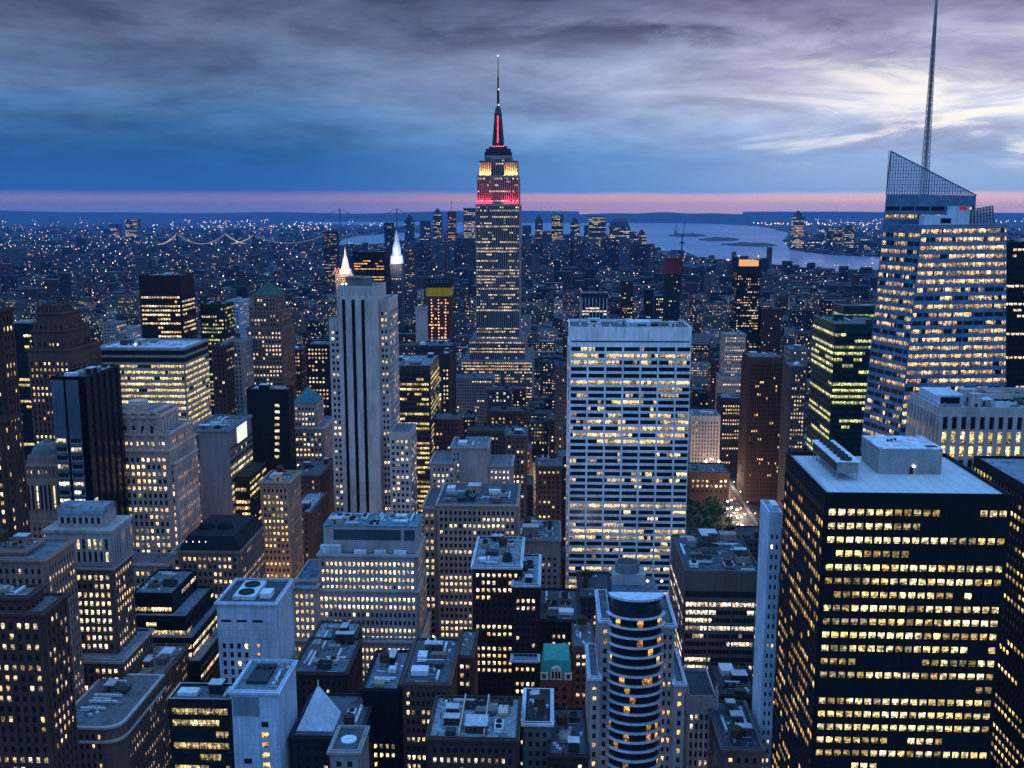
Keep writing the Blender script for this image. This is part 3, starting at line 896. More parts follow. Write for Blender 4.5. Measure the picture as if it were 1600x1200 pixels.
# ------------------------------------------------------------------ tallest spired tower
ES = St(fh=3.75, bay=2.35, ww=.62, wh=.52, pp=.5, bp=.08, lit=.3, pal='cream', run=.45, rowvar=.95, pm=0, bm=1, tb=1.5, m=.6, power=.85)
b = Bld('spired_skyscraper', 'tallest stone skyscraper with a red and gold floodlit top and needle mast', 'skyscraper', 1245, wall=(.3, .32, .36), trim=(.05, .055, .07), roof=(.2, .2, .22), st=ES)
b.tier(720, 832, 562, 1226, 120, st=ES.but(lit=.72, rowvar=.3))
b.tier(733, 821, 530, 1236, 90, st=ES.but(lit=.6))
t = b.tier(743, 812, 319, 1246, 60, ph=.6)
za = t[4]
def rt(xl, xr, yt, D, L, z0, **k): return b.tier(xl, xr, yt, D, L, z0=z0, **k)
t2 = rt(745, 810.5, 274, 1251, 50, za, ph=.6)
t3a = rt(749.5, 767, 251, 1255, 42, t2[4], ph=.5, st=ES.but(lit=0, ww=.35))
t3b = rt(788, 808, 251, 1255, 42, t2[4], ph=.5, st=ES.but(lit=0, ww=.35))
t3c = rt(767.1, 787.9, 246, 1252, 46, za + 1, ph=.4, st=ES.but(lit=.12, pp=.3))
tc_ = rt(757, 799, 243, 1258, 38, t2[4], ph=.5, st=ES.but(lit=0), foot=False)
zz_ = tc_[4] + .5
cx = at(778.5, 240, 1277).x; cyy = 1277
ppx = 1277 / 1600 * .99
def zat(py): return at(778.5, py, 1277).z
mb = MB()
mb.lathe(cx, cyy, [(21.5 * ppx, zz_), (21.5 * ppx, zat(238)), (19.5 * ppx, zat(237.5)), (19.5 * ppx, zat(233)), (14 * ppx, zat(232)), (14 * ppx, zat(229)), (10.5 * ppx, zat(228))], 16)
b.part('observatory', mb, [wall_mat((.07, .08, .1))])
mb = MB()
mb.lathe(cx, cyy, [(9.5 * ppx, zat(228)), (7.0 * ppx, zat(212)), (6.0 * ppx, zat(196)), (5.6 * ppx, zat(181)), (6.2 * ppx, zat(180.5)), (6.0 * ppx, zat(177)), (4.8 * ppx, zat(175)), (4.6 * ppx, zat(170)), (2.4 * ppx, zat(166)), (1.6 * ppx, zat(164))], 16)
for k in range(4):
    an = math.pi / 4 + k * math.pi / 2
    mb.bar((cx + 10.5 * ppx * math.cos(an), cyy + 10.5 * ppx * math.sin(an), zat(229)), (cx + 5.6 * ppx * math.cos(an), cyy + 5.6 * ppx * math.sin(an), zat(184)), 1.5, 0, 6)
b.part('mooring_mast', mb, [wall_mat((.10, .11, .14), .4)])
mb = MB(); mb.lathe(cx, cyy, [(1.9 * ppx, zat(166)), (1.7 * ppx, zat(142)), (1.3 * ppx, zat(140)), (1.25 * ppx, zat(121)), (.7 * ppx, zat(119)), (.45 * ppx, zat(88))], 8)
b.part('antenna', mb, [wall_mat((.03, .035, .05), .5)])
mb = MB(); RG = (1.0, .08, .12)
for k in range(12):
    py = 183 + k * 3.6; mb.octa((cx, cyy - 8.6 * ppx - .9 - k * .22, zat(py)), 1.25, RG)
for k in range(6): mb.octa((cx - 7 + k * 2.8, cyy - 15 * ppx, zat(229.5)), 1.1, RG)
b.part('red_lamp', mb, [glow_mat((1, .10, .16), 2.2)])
for dx_, py in ((0, 87.5), (.8, 140), (.6, 164)):
    mb = MB(); mb.octa((cx + dx_, cyy - 2.2, zat(py)), .95, RG); b.part('beacon', mb, [glow_mat((.85, .9, 1), 3.0)])
E_ = b.finish(100, 588)
def flood(name, loc, aim, w_, h_, color, power):
    ld = bpy.data.lights.new(name, 'AREA'); ld.shape = 'RECTANGLE'; ld.size = w_; ld.size_y = h_; ld.energy = power; ld.color = color; ld.spread = R(150)
    o = bpy.data.objects.new(name, ld); o.location = loc
    o.rotation_euler = (Vector(aim) - Vector(loc)).to_track_quat('-Z', 'Y').to_euler()
    COL.objects.link(o)
    return o
xl_, xr_ = t2[0], t2[1]
cw = t3c[0], t3c[1]
# floodlights on the ledges, as on the real building
for x0_, x1_ in ((xl_, cw[0]), (cw[1], xr_)):
    flood('floodlight', ((x0_ + x1_) / 2, 1247.6, za + .9), ((x0_ + x1_) / 2, 1251, za + 11), x1_ - x0_, .8, (1, .02, .06), 14000)
for q in (t3a, t3b):
    flood('floodlight', ((q[0] + q[1]) / 2, 1252.4, t2[4] + .9), ((q[0] + q[1]) / 2, 1255, t2[4] + 9), q[1] - q[0], .8, (1, .47, .09), 15000)

# ================================================================== left half
def simple(name, label, cat, spec, wall, st, vis, nwin=40, roof=(.16, .17, .18), trim=None, n=3, tank=False, ph=1.0, group=None, hmax=4.0):
    """a block made of tiers; spec rows: (xl, xr, ytop, distance, length)"""
    b = Bld(name, label, cat, spec[0][3], wall=wall, roof=roof, trim=trim, st=st, group=group)
    for i, s in enumerate(spec):
        t = b.tier(s[0], s[1], s[2], s[3], s[4], ph=ph)
    if n: b.clutter(t, n, hmax, tank)
    b.finish(nwin, vis)
    return b, t

simple('brick_tower', 'brown tower cut off by the left picture edge, rows of small lit windows', 'tower',
       [(-90, 3, 655, 380, 14), (-90, -2, 482, 384, 10)], BROWN, MAS.but(lit=.4, bay=2.6, run=.5), 860, 50)
simple('office_tower', 'black glass tower with glowing amber ribbons at the far left beside the brown gothic tower', 'office tower',
       [(8, 50, 505, 700, 40)], glass_mat((.012, .014, .02), .12, .5), St(fh=3.9, bay=1.8, ww=.9, wh=.5, pp=.15, bp=.2, lit=.35, pal='yellow', run=.88, rowvar=.9, pe=4, pt=.3), 760, 40)
b = Bld('gothic_tower', 'brown gothic tower with pointed setbacks between two dark glass towers at left', 'tower', 575, wall=(.15, .125, .12),
        st=St(fh=3.6, bay=2.5, ww=.5, wh=.5, pp=.7, bp=.1, lit=.38, pal='cream', run=.5, tb=6))
b.tier(42, 109, 545, 575, 40); b.tier(50, 102, 515, 580, 32); b.tier(56, 96, 488, 584, 24); t = b.tier(63, 88, 476, 588, 16)
for k in range(7):
    for (xl, xr, yt, dd) in ((42, 109, 545, 575.4), (50, 102, 515, 580.4), (56, 96, 488, 584.4)):
        p = at(xl + (xr - xl) * (k + .5) / 7, yt, dd)
        m2 = MB(); m2.lathe(p.x, p.y + .6, [(.8, p.z - .5), (.7, p.z + 2.4), (.05, p.z + 5.5)], 4, 0, .785); b.part('pinnacle', m2, [b.wmats[0]])
b.finish(60, 780)
# stone building with a colonnade and a hipped copper roof
b = Bld('stone_building', 'stone building with a tall colonnade and grey domed roof at far left', 'building', 470, wall=(.33, .29, .28), roof=(.2, .23, .25), st=MAS.but(lit=.3, bay=2.2))
b.tier(23, 92, 812, 470, 26, st=MAS.but(lit=.28, bay=2.3))
zb = b.boxes[-1][5]
a = at(25, 752, 470.6); c = at(90, 752, 470.6)
b.mtier(a.x, c.x, 470.8, 495, zb + 1, a.z, st=St(fh=13, bay=2.0, ww=.5, wh=.9, pp=.9, bp=0, lit=.15, tb=1.5, m=.8), foot=False)
a2 = at(30, 728, 474); c2 = at(90, 728, 474)
t = b.mtier(a2.x, c2.x, 474, 492, a.z, a2.z, st=MAS.but(bay=1.8, ww=.35, lit=.2, tb=1.2, bb=1), foot=False)
a3 = at(42, 712, 476); c3 = at(84, 712, 476)
t = b.mtier(a3.x, c3.x, 476, 490, a2.z, a3.z, st=MAS.but(lit=.1, bb=.5), ph=0, foot=False)
m2 = MB(); m2.lathe((t[0] + t[1]) / 2, 483, [(7.6, a3.z), (6.6, a3.z + 2.6), (4.6, a3.z + 4.6), (2.0, a3.z + 5.4), (1.6, a3.z + 6.2), (.1, a3.z + 7.4)], 12, 0, 0, 1.0, .9)
b.part('copper_dome', m2, [wall_mat((.16, .24, .25))])
b.finish(60, 850)

# black and blue glass tower
SK = wall_mat((.45, .58, .75), .25, None, .3, .5, .85)
b = Bld('glass_tower', 'narrow tower with two sky blue glass panels and a black blank side at left', 'office tower', 430, wall=glass_mat((.006, .007, .01), .25, .25), roof=(.05, .07, .09),
        st=St(fh=3.9, bay=1.4, ww=.9, wh=.5, pp=0, bp=0, lit=.4, pal='white', run=.8, rowvar=.8, tb=24, m=.4))
a = at(78, 588, 430); c = at(133, 588, 430); z1 = a.z
t = b.mtier(a.x, c.x, 430, 466, 0, z1 - 1, ph=1, faces='')
px_ = [at(p, 700, 430).x for p in (84, 101, 107, 124, 129, 134)]
o_ = a.x - at(79, 700, 430).x
for i in (0, 2):
    x0_, x1_ = px_[i] + o_ - 1.2, px_[i + 1] + o_ - .6
    m2 = MB(); m2.box(x0_, x1_, 429.7, 429.99, 5, z1 - 1.5); b.part('glass_panel', m2, [SK])
    m2 = MB()
    for k in range(14): m2.box(x0_ + .05, x1_ - .05, 429.62, 429.698, z1 - 30 - k * 3.9, z1 - 28.4 - k * 3.9)
    b.part('spandrel', m2, [wall_mat((.3, .33, .38))])
    facade(b.wall, b.win, (x0_, 429.64, 4), (x1_, 429.64, 4), (x1_, 429.64, z1), (x0_, 429.64, z1), b.st.but(tb=26.5, wh=.48), b.r)
m2 = MB()
for k in range(5): m2.box(c.x, c.x + .5, 436 + k * 6.4, 436.8 + k * 6.4, 5, z1 - 1); 
b.part('side_fin', m2, [wall_mat((.05, .045, .05))])
facade(b.wall, b.win, (c.x, 430, 0), (c.x, 436, 0), (c.x, 436, z1), (c.x, 430, z1), b.st.but(tb=50, lit=.12), b.r)
b.clutter(t, 3, 2.5)
b.finish(60, 790)

# wide office block, lit ribbons
RB = St(fh=3.9, bay=1.75, ww=.88, wh=.5, pp=.3, bp=.35, lit=.93, pal='yellow', run=.5, rowvar=.05, pe=7, pt=.4, tb=9, m=.5, power=.95, dim=.1)
b = Bld('office_block', 'broad pale office block with every floor glowing yellow below a dark double cornice', 'office block', 640, wall=(.36, .37, .38), roof=(.5, .54, .58), st=RB)
t = b.tier(148, 287, 543, L=46, ph=1.2)
X0, X1, Y0, Y1, z = t
m2 = MB()
for k in (0, 4.6):
    m2.box(X0 - .5, X1 + .5, Y0 - .5, Y1, z - 3.4 - k, z - .6 - k, 0)
b.part('cornice_band', m2, [wall_mat((.03, .03, .035))])
b.clutter((X0 + 3, X1 - 3, Y0 + 12, Y1 - 3, z), 5, 5)
m2 = MB(); m2.octa((X0 + 24, Y0 + 6, z + 2.4), .9, (1, 1, 1)); b.part('roof_lamp', m2, [glow_mat((.95, .98, 1), 5.0)])
b.finish(100, 840)

# white deco tower with setbacks
DW = St(fh=3.55, bay=2.55, ww=.55, wh=.58, pp=.6, bp=.12, lit=.46, pal='cream', run=.5, m=1.0, tb=2.4, power=1.3)
b = Bld('deco_tower', 'white stepped deco tower with a scalloped crown, front left', 'tower', 472, wall=(.43, .41, .4), roof=(.25, .28, .32), st=DW)
b.tier(150, 263, 702, 472, 38); b.tier(157, 262, 677, 474, 33, z0=20, foot=False); b.tier(170, 246, 650, 477, 26, z0=100, foot=False, st=DW.but(lit=.0, bay=4.2, ww=.35, fh=7))
t = b.tier(176, 240, 642, 479, 22, z0=100, foot=False, st=DW.but(lit=0))
z = t[4] + 1
m2 = MB(); m2.lathe((t[0] + t[1]) / 2 - 1, 488, [(5.2, z - .8), (5.2, z + 2.2), (4.6, z + 2.4), (4.4, z + 3.6), (.1, z + 3.8)], 14); b.part('crown_drum', m2, [b.wmats[0]])
for (xl, xr, yt, dd, nn) in ((157, 262, 677, 473.9, 6), (170, 246, 650, 476.9, 5)):
    for k in range(nn + 1):
        p = at(xl + (xr - xl) * k / nn, yt, dd)
        m2 = MB(); m2.box(p.x - 1.0, p.x + 1.0, p.y - .6, p.y + .6, p.z - 9, p.z + 1.3); b.part('buttress', m2, [b.wmats[0]])
b.tier(262.5, 274, 722, 474, 30, foot=False)
b.tier(268, 304, 862, 452, 26, st=DW.but(lit=.2))
b.tier(150, 262.4, 880, 455, 16, foot=False)
b.finish(100, 900)

# brown tower with arcade and pale top
b = Bld('arcaded_tower', 'brown brick tower with a pale colonnaded top and curved roof house, lower left', 'tower', 370, wall=(.2, .165, .155), trim=(.36, .38, .42), roof=(.24, .28, .32),
        st=MAS.but(lit=.49, bay=2.35, ww=.54, wh=.56, fh=3.5, run=.5, power=1.25))
t = b.tier(76, 176, 884, 370, 18)
z = t[4]
wm2 = b.wmats[1]
m2 = MB(); x0_, x1_ = t[0] - .4, t[1] + .4; zt_ = at(120, 832, 370).z
win2 = []
m2.box(x0_, x1_, 369.6, 388.4, z + 1, zt_, 0, 'B')
facade(m2, b.win, (x0_, 369.6, z + 1), (x1_, 369.6, z + 1), (x1_, 369.6, zt_), (x0_, 369.6, zt_), St(fh=5.0, bay=2.2, ww=.5, wh=.8, pp=.6, bp=.1, lit=.35, tb=2.0, bb=.4, m=.8, pal='cream'), b.r)
facade(m2, b.win, (x1_, 369.6, z + 1), (x1_, 388.4, z + 1), (x1_, 388.4, zt_), (x1_, 369.6, zt_), St(fh=5.0, bay=2.2, ww=.5, wh=.8, pp=.6, bp=.1, lit=.6, tb=2.0, bb=.4, m=.8, pal='cream'), b.r)
m2.box(x0_ - .7, x1_ + .7, 368.9, 389, zt_, zt_ + 1.2)
b.part('colonnade', m2, [wm2])
m2 = MB(); a = at(90, 800, 373); c = at(160, 800, 373); zr = zt_ + 1.2
m2.box(a.x, c.x, 373, 385, zr, zr + 5.2)
k0 = len(m2.v)
prof = [(373 - .4, 5.2), (373.2, 6.6), (374.6, 7.6), (377, 8.0), (381, 8.0), (383.4, 7.6), (384.8, 6.6), (385.4, 5.2)]
for i in range(len(prof) - 1):
    (y0_, h0), (y1_, h1) = prof[i], prof[i + 1]
    m2.face([(a.x - .4, y0_, zr + h0), (c.x + .4, y0_, zr + h0), (c.x + .4, y1_, zr + h1), (a.x - .4, y1_, zr + h1)], 1)
for xx in (a.x - .4, c.x + .4): m2.face([(xx, y, zr + h) for y, h in prof], 1)
facade(m2, b.win, (a.x, 373, zr), (c.x, 373, zr), (c.x, 373, zr + 5.2), (a.x, 373, zr + 5.2), St(fh=4, bay=2.4, ww=.5, wh=.6, pp=.2, bp=0, lit=.05, tb=.6, bb=.2, m=.5), b.r)
b.part('roof_house', m2, [wm2, roof_mat((.3, .34, .38))])
b.tier(66, 120, 900, 376, 10, foot=False)
b.tier(84, 190, 1030, 362, 30)
b.finish(100, 1092)

simple('brick_tower', 'pinkish brick tower at the lower left picture corner', 'tower', [(-60, 66, 955, 290, 16), (-50, 42, 930, 293, 10)], PINKB,
       MAS.but(lit=.34, bay=2.5, ww=.5, wh=.54, run=.4, fh=3.4), 1204, 100, n=3)
simple('brick_building', 'reddish building with stepped blue roofs behind the corner brick tower', 'building', [(-40, 70, 872, 335, 22), (-30, 40, 858, 340, 12)], (.3, .25, .25),
       MAS.but(lit=.5, bay=2.2, run=.5), 960, 60, roof=(.14, .24, .27), n=5)
simple('brick_building', 'low brick block with warm lit windows between the corner tower and the arcaded tower', 'building', [(28, 82, 872, 405, 30)], (.25, .19, .17), MAS.but(lit=.5, bay=2.0), 1000, 30, roof=(.14, .22, .25), n=4)

# rounded corner building bottom left
b = Bld('corner_building', 'low brick building with a rounded corner and pale cornice at the bottom left', 'building', 325, wall=(.22, .17, .16), trim=(.4, .42, .45), roof=(.18, .2, .22), st=MAS.but(lit=.35, bay=2.2, ww=.42))
a = at(84, 1138, 325); c = at(186, 1138, 325); zt_ = a.z
rr = 6.0; pts = [(a.x, 325), (c.x - rr, 325)] + [(c.x - rr + rr * math.sin(i * math.pi / 12), 325 + rr - rr * math.cos(i * math.pi / 12)) for i in range(1, 7)] + [(c.x, 366), (a.x, 366)]
b.wall.prism(pts, 0, zt_, 0)
inn = [(x + (.9 if x < c.x - .1 - rr else -.9) * 0, y) for x, y in pts]
def grow(ps, d):
    cx_ = sum(p[0] for p in ps) / len(ps); cy_ = sum(p[1] for p in ps) / len(ps)
    return [(cx_ + (x - cx_) * (1 + d / max(4, abs(x - cx_) + 1)), cy_ + (y - cy_) * (1 + d / max(4, abs(y - cy_) + 1))) for x, y in ps]
b.wall.prism(grow(pts, .9), zt_ - 5.0, zt_ - 4.3, 1, bottom=True); b.wall.prism(grow(pts, .5), zt_, zt_ + .8, 1, bottom=True)
b.roof.prism(grow(pts, -.8), zt_ + .8, zt_ + .85, 0)
for i in range(len(pts) - 1):
    p, q = pts[i], pts[i + 1]
    if i == len(pts) - 2: break
    facade(b.wall, b.win, (p[0], p[1], 0), (q[0], q[1], 0), (q[0], q[1], zt_), (p[0], p[1], zt_), b.st.but(m=.2, tb=1.2, lit=.3 if i < 1 else .4), b.r)
FOOT.append((a.x, c.x, 325, 366, 'corner')); b.boxes.append((a.x, c.x, 325, 366, 0, zt_))
b.clutter((a.x + 1, c.x - 5, 330, 362, zt_ + .85), 6, 3)
b.finish(100, 1204)
simple('brick_building', 'long dark brick building with a pink lit roof terrace behind the rounded corner building', 'building', [(190, 246, 1062, 368, 34)], (.2, .14, .13), MAS.but(lit=.5, bay=2.0, run=.5), 1204, 60, roof=(.3, .22, .2), n=3)

# black terraced building
TR = St(fh=3.6, bay=1.6, ww=.86, wh=.55, pp=.14, bp=.25, lit=.34, pal='cream', run=.75, rowvar=1.0, pe=1, pt=.2, m=.3, tb=1.2)
b = Bld('terraced_building', 'black stepped office building with ribbon windows on each terrace, left of the white block', 'office block', 408, wall=(.03, .033, .04), trim=(.16, .18, .2), roof=(.2, .26, .31), st=TR)
b.tier(206, 268, 926, 416, 30); b.tier(204, 290, 962, 411, 36, foot=False); b.tier(202, 300, 996, 406, 40, foot=False); b.tier(200, 312, 1032, 400, 44)
t = b.boxes[0]; b.clutter((t[0], t[1], t[2], t[3], t[5]), 4, 3)
b.finish(100, 1075)

# grey blank slab with lit side
b = Bld('slab_building', 'blank grey slab with a glowing yellow side and a lit white sign', 'building', 560, wall=(.23, .26, .31), roof=(.16, .2, .24), st=St(lit=.35, bay=3, ww=.5, wh=.3, fh=3.7, tb=40))
a = at(297, 671, 560); c = at(357, 671, 560)
t = b.mtier(a.x, c.x, 560, 604, 0, a.z - 1, faces='', ph=1.0)
z = t[4]
x1_ = a.x + 5
facade(b.wall, b.win, (a.x, 560, 0), (x1_, 560, 0), (x1_, 560, z), (a.x, 560, z), St(fh=3.7, bay=1.6, ww=.7, wh=.35, pp=0, bp=0, lit=.4, tb=18, m=.6), b.r)
facade(b.wall, b.win, (c.x, 560, 0), (c.x, 604, 0), (c.x, 604, z), (c.x, 560, z), St(fh=3.7, bay=1.8, ww=.85, wh=.55, pp=.15, bp=.2, lit=.6, tb=9, m=.6, pal='yellow', run=.7, pe=5, pt=.3), b.r)
m2 = MB(); m2.box(c.x + .02, c.x + 9, 566, 600, 0, z - 28, 0)
facade(m2, b.win, (c.x + .02, 566, 0), (c.x + 9, 566, 0), (c.x + 9, 566, z - 28), (c.x + .02, 566, z - 28), St(fh=3.7, bay=1.8, ww=.85, wh=.55, pp=.1, bp=.15, lit=.75, tb=2, m=.3, pal='yellow', run=.7), b.r)
facade(m2, b.win, (c.x + 9, 566, 0), (c.x + 9, 600, 0), (c.x + 9, 600, z - 28), (c.x + 9, 566, z - 28), St(fh=3.7, bay=1.8, ww=.85, wh=.5, pp=.1, bp=.15, lit=.55, tb=2, m=.3, pal='yellow', run=.7), b.r)
b.part('office_wing', m2, [wall_mat((.05, .06, .05))])
FOOT.append((c.x, c.x + 9, 566, 600, 'wing'))
m2 = MB(); m2.box(c.x + .3, c.x + .8, 574, 592, z - 10, z - .5); b.part('lit_sign', m2, [glow_mat((.95, 1, .86), 1.0)])
m2 = MB(); m2.box(a.x, a.x + 5, 559.9, 560 - .002, z - 16, z - 2); b.part('dark_panel', m2, [wall_mat((.1, .16, .22))])
b.clutter(t, 4, 3)
b.finish(50, 805)

simple('dark_slab', 'plain black slab with a single column of lit windows, left of the striped tower', 'office tower', [(385, 450, 608, 640, 14)], (.02, .022, .03),
       St(fh=3.8, bay=99, ww=.1, wh=.5, pp=0, bp=.03, lit=.0, tb=4), 722, 0, n=3)
BLDS[-1]
# its lit column
def lit_column(bo, px, D, y0, y1, n_, w_=2.2, h_=2.0, pal='cream', p=.8):
    for i in range(n_):
        if bo.r.random() > p: continue
        py = y0 + (y1 - y0) * i / max(1, n_ - 1)
        q = at(px, py, D - .1)
        mb = MB(); g = glow_value(St(pal=pal, power=1.2), bo.r)
        b_ = bo.base
        mb.face([(q.x - w_ / 2, D - .1, q.z), (q.x + w_ / 2, D - .1, q.z), (q.x + w_ / 2, D - .1, q.z + h_), (q.x - w_ / 2, D - .1, q.z + h_)], 0, g)
        mb.build('window', [window_mat()], bo.obj, b_)
lit_column(BLDS[-1], 433, 640, 636, 716, 9, 3)

# mansard building
b = Bld('mansard_building', 'stone building with a black mansard roof and roof lamps, lower left', 'building', 450, wall=(.25, .22, .21), roof=(.05, .06, .07), st=MAS.but(lit=.72, bay=2.3, ww=.52, run=.6, power=1.35))
t = b.tier(280, 374, 860, 450, 40, ph=.5)
X0, X1, Y0, Y1, z = t
m2 = MB(); ins = 3.2; z0_ = z + .5; z1_ = z + 6.5
m2.box(X0, X1, Y0, Y1, z0_, z0_ + .4)
P0 = [(X0, Y0), (X1, Y0), (X1, Y1), (X0, Y1)]; P1 = [(X0 + ins, Y0 + ins), (X1 - ins, Y0 + ins), (X1 - ins, Y1 - ins), (X0 + ins, Y1 - ins)]
for i in range(4):
    j = (i + 1) % 4; m2.face([(*P0[i], z0_ + .4), (*P0[j], z0_ + .4), (*P1[j], z1_), (*P1[i], z1_)])
m2.face([(*p, z1_) for p in P1])
for xx in (X0 + 8, X0 + 17): m2.lathe(xx, Y0 + 16, [(4.0, z1_), (3.2, z1_ + 2), (1.5, z1_ + 3), (.1, z1_ + 3.3)], 12)
b.part('mansard_roof', m2, [wall_mat((.03, .035, .045))])
for k in range(4):
    m2 = MB(); m2.octa((X0 + 3 + k * 3.0, Y0 + 2.0, z0_ + 3.4), .5, (1, 1, 1)); b.part('roof_lamp', m2, [glow_mat((1, .93, .82), 5.0)])
b.finish(80, 950)

b = Bld('corner_tower', 'tan corner tower washed in warm street light with a bright lit roof deck', 'tower', 522, wall=(.36, .33, .27), roof=(.16, .2, .26), st=MAS.but(lit=.3, bay=2.2, pal='yellow', run=.3, ww=.48, fh=3.4))
t = b.tier(406, 452, 752, 522, 24, ph=1.4); b.clutter(t, 4, 4)
m2 = MB(); m2.box(t[0] - .5, t[1] + .5, 521.4, 546.4, t[4] - 1.6, t[4] - .7); b.part('cornice', m2, [b.wmats[0]])
m2 = MB(); m2.box(t[0] + .8, t[1] - .8, 523, 523.4, t[4] + .1, t[4] + .9); b.part('deck_light', m2, [glow_mat((1, .85, .6), 3)])
CT = b.finish(70, 895)
flood('street_floodlight', ((t[0] + t[1]) / 2 - 2, 503, 30), ((t[0] + t[1]) / 2, 522, 50), 14, 3, (1, .66, .3), 9000)
simple('brick_building', 'brown building with a bare pale roof tucked behind the warm corner tower', 'building', [(452, 484, 800, 575, 44)], (.2, .16, .16), MAS.but(lit=.12, bay=2.3), 880, 20, roof=(.45, .5, .56), n=2)
simple('brick_building', 'brown slab of small windows leaning back from the corner tower towards the striped tower', 'building', [(455, 500, 742, 632, 46)], (.19, .155, .155), MAS.but(lit=.16, bay=2.4), 800, 20, n=2)

# copper pyramid building
def pyramid(b, t, h, col, name='pyramid_roof', over=.4, base=.3):
    X0, X1, Y0, Y1, z = t
    m2 = MB(); cx_, cy_ = (X0 + X1) / 2, (Y0 + Y1) / 2
    q = [(X0 - over, Y0 - over), (X1 + over, Y0 - over), (X1 + over, Y1 + over), (X0 - over, Y1 + over)]
    for i in range(4):
        j = (i + 1) % 4
        m2.face([(*q[i], z + base), (*q[j], z + base), (cx_ + (q[j][0] - cx_) * .06, cy_ + (q[j][1] - cy_) * .06, z + h), (cx_ + (q[i][0] - cx_) * .06, cy_ + (q[i][1] - cy_) * .06, z + h)])
    m2.bar((cx_, cy_, z + h - .5), (cx_, cy_, z + h + 2.5), .25)
    b.part(name, m2, [wall_mat(col)])
b = Bld('copper_roof_building', 'pale building under a blue green copper pyramid beside the plain black slab', 'building', 682, wall=(.38, .37, .4), roof=(.2, .22, .24), st=MAS.but(lit=.4, bay=2.5, ww=.5))
b.tier(452, 505, 668, 676, 40); t = b.tier(457, 494, 630, 684, 22, ph=.2); pyramid(b, t, 9.5, (.05, .26, .34)); b.finish(40, 760)
b = Bld('copper_roof_tower', 'brown limestone tower with a dull green copper cap behind the plain black slab', 'tower', 850, wall=(.25, .21, .19), roof=(.2, .2, .2), st=MAS.but(lit=.33, bay=2.7, ww=.48, pp=.5, run=.5))
b.tier(385, 441, 512, 850, 40); b.tier(389, 438, 485, 853, 34); t = b.tier(394, 432, 462, 857, 26, ph=.2); pyramid(b, t, 11, (.06, .18, .17)); b.finish(50, 604)
simple('office_tower', 'tall rust brown tower with broken rows of lit windows above the yellow ribbon block', 'office tower', [(216, 281, 430, 905, 36)], (.06, .032, .032),
       St(fh=3.9, bay=2.3, ww=.8, wh=.48, pp=.3, bp=.2, lit=.45, pal='cream', run=.7, rowvar=.7, pe=3, pt=.5, tb=17), 527, 60, n=2)
simple('office_tower', 'short dark green tower crowded with lit windows right of the rust brown tower', 'office tower', [(312, 350, 475, 960, 30)], (.05, .09, .07), St(fh=3.7, bay=2.1, ww=.7, wh=.5, pp=.2, bp=.15, lit=.55, pal='green', power=.8), 532, 30, n=2)
simple('office_block', 'yellow green lit glass office block with a black side right of the striped tower', 'office block', [(606, 672, 571, 760, 62)], glass_mat((.02, .03, .03), .2, .5),
       St(fh=3.8, bay=1.9, ww=.86, wh=.5, pp=.16, bp=.2, lit=.8, pal='yellow', run=.75, rowvar=.3, pe=4, pt=.3, tb=4, power=.95), 720, 80, roof=(.25, .32, .38), n=3)
simple('office_block', 'dark louvred block with a row of lights under its roof beside the skyscraper base', 'office block', [(648, 706, 540, 985, 36)], (.06, .08, .1), St(fh=4, bay=3, ww=.5, wh=.85, pp=.6, bp=0, lit=.06, tb=2), 562, 10, n=2, roof=(.08, .11, .14))

# ------------------------------------------------------------------ lower centre
HQ = St(fh=4.05, bay=2.25, ww=.5, wh=.55, pp=.32, bp=.16, lit=.94, pal='cream', run=.1, rowvar=.1, tb=2.2, m=1.1, power=1.25, dim=.12)
b = Bld('stepped_office', 'wide grey limestone stepped office building with full grids of lit square windows', 'office block', 478, wall=(.37, .39, .42), roof=(.12, .26, .32), st=HQ)
b.tier(497, 651, 866, 484, 30, st=HQ)
b.tier(495, 653, 921, 480, 34, st=HQ, foot=False)
b.tier(462, 494.5, 905, 482, 30, st=HQ.but(lit=.85), foot=False)
b.tier(454, 658, 1000, 474, 38, st=HQ)
b.tier(456, 494, 916, 476.5, 36, st=HQ, foot=False)
a = at(505, 822, 490); c = at(651, 822, 490); z0_ = b.boxes[0][5]
m2 = MB(); m2.box(a.x, c.x, 490, 512, z0_ + .003, a.z, 0, 'T'); m2.box(a.x + 5, c.x - 8, 489.85, 489.99, a.z - 7.0, a.z - 1.6, 1); m2.box(c.x - 6.5, c.x - 1, 489.85, 489.99, a.z - 7, a.z - 1.6, 1)
m2.box(a.x - .3, c.x + .3, 489.7, 512.3, a.z, a.z + .4, 2)
b.part('penthouse', m2, [wall_mat((.33, .38, .43)), wall_mat((.07, .14, .21)), roof_mat((.12, .3, .38))])
b.clutter((a.x, c.x, 490, 512, a.z + .4), 10, 2.6)
m2 = MB(); a2 = at(500, 850, 486.5); c2 = at(532, 850, 486.5); m2.box(a2.x, c2.x, 486, 489.6, z0_ + .003, z0_ + 4.2); m2.box(a2.x + 1, a2.x + 5, 485.9, 485.99, z0_ + .8, z0_ + 3.6, 1)
b.part('roof_house', m2, [wall_mat((.45, .5, .55)), wall_mat((.62, .68, .75))])
for k in range(3):
    m2 = MB(); xx = a2.x + 17 + k * 10; m2.box(xx, xx + 6, 486.5, 488.2, z0_ + .003, z0_ + 2.0); b.part('duct_box', m2, [wall_mat((.62, .68, .74), .5)])
b.finish(100, 1080)

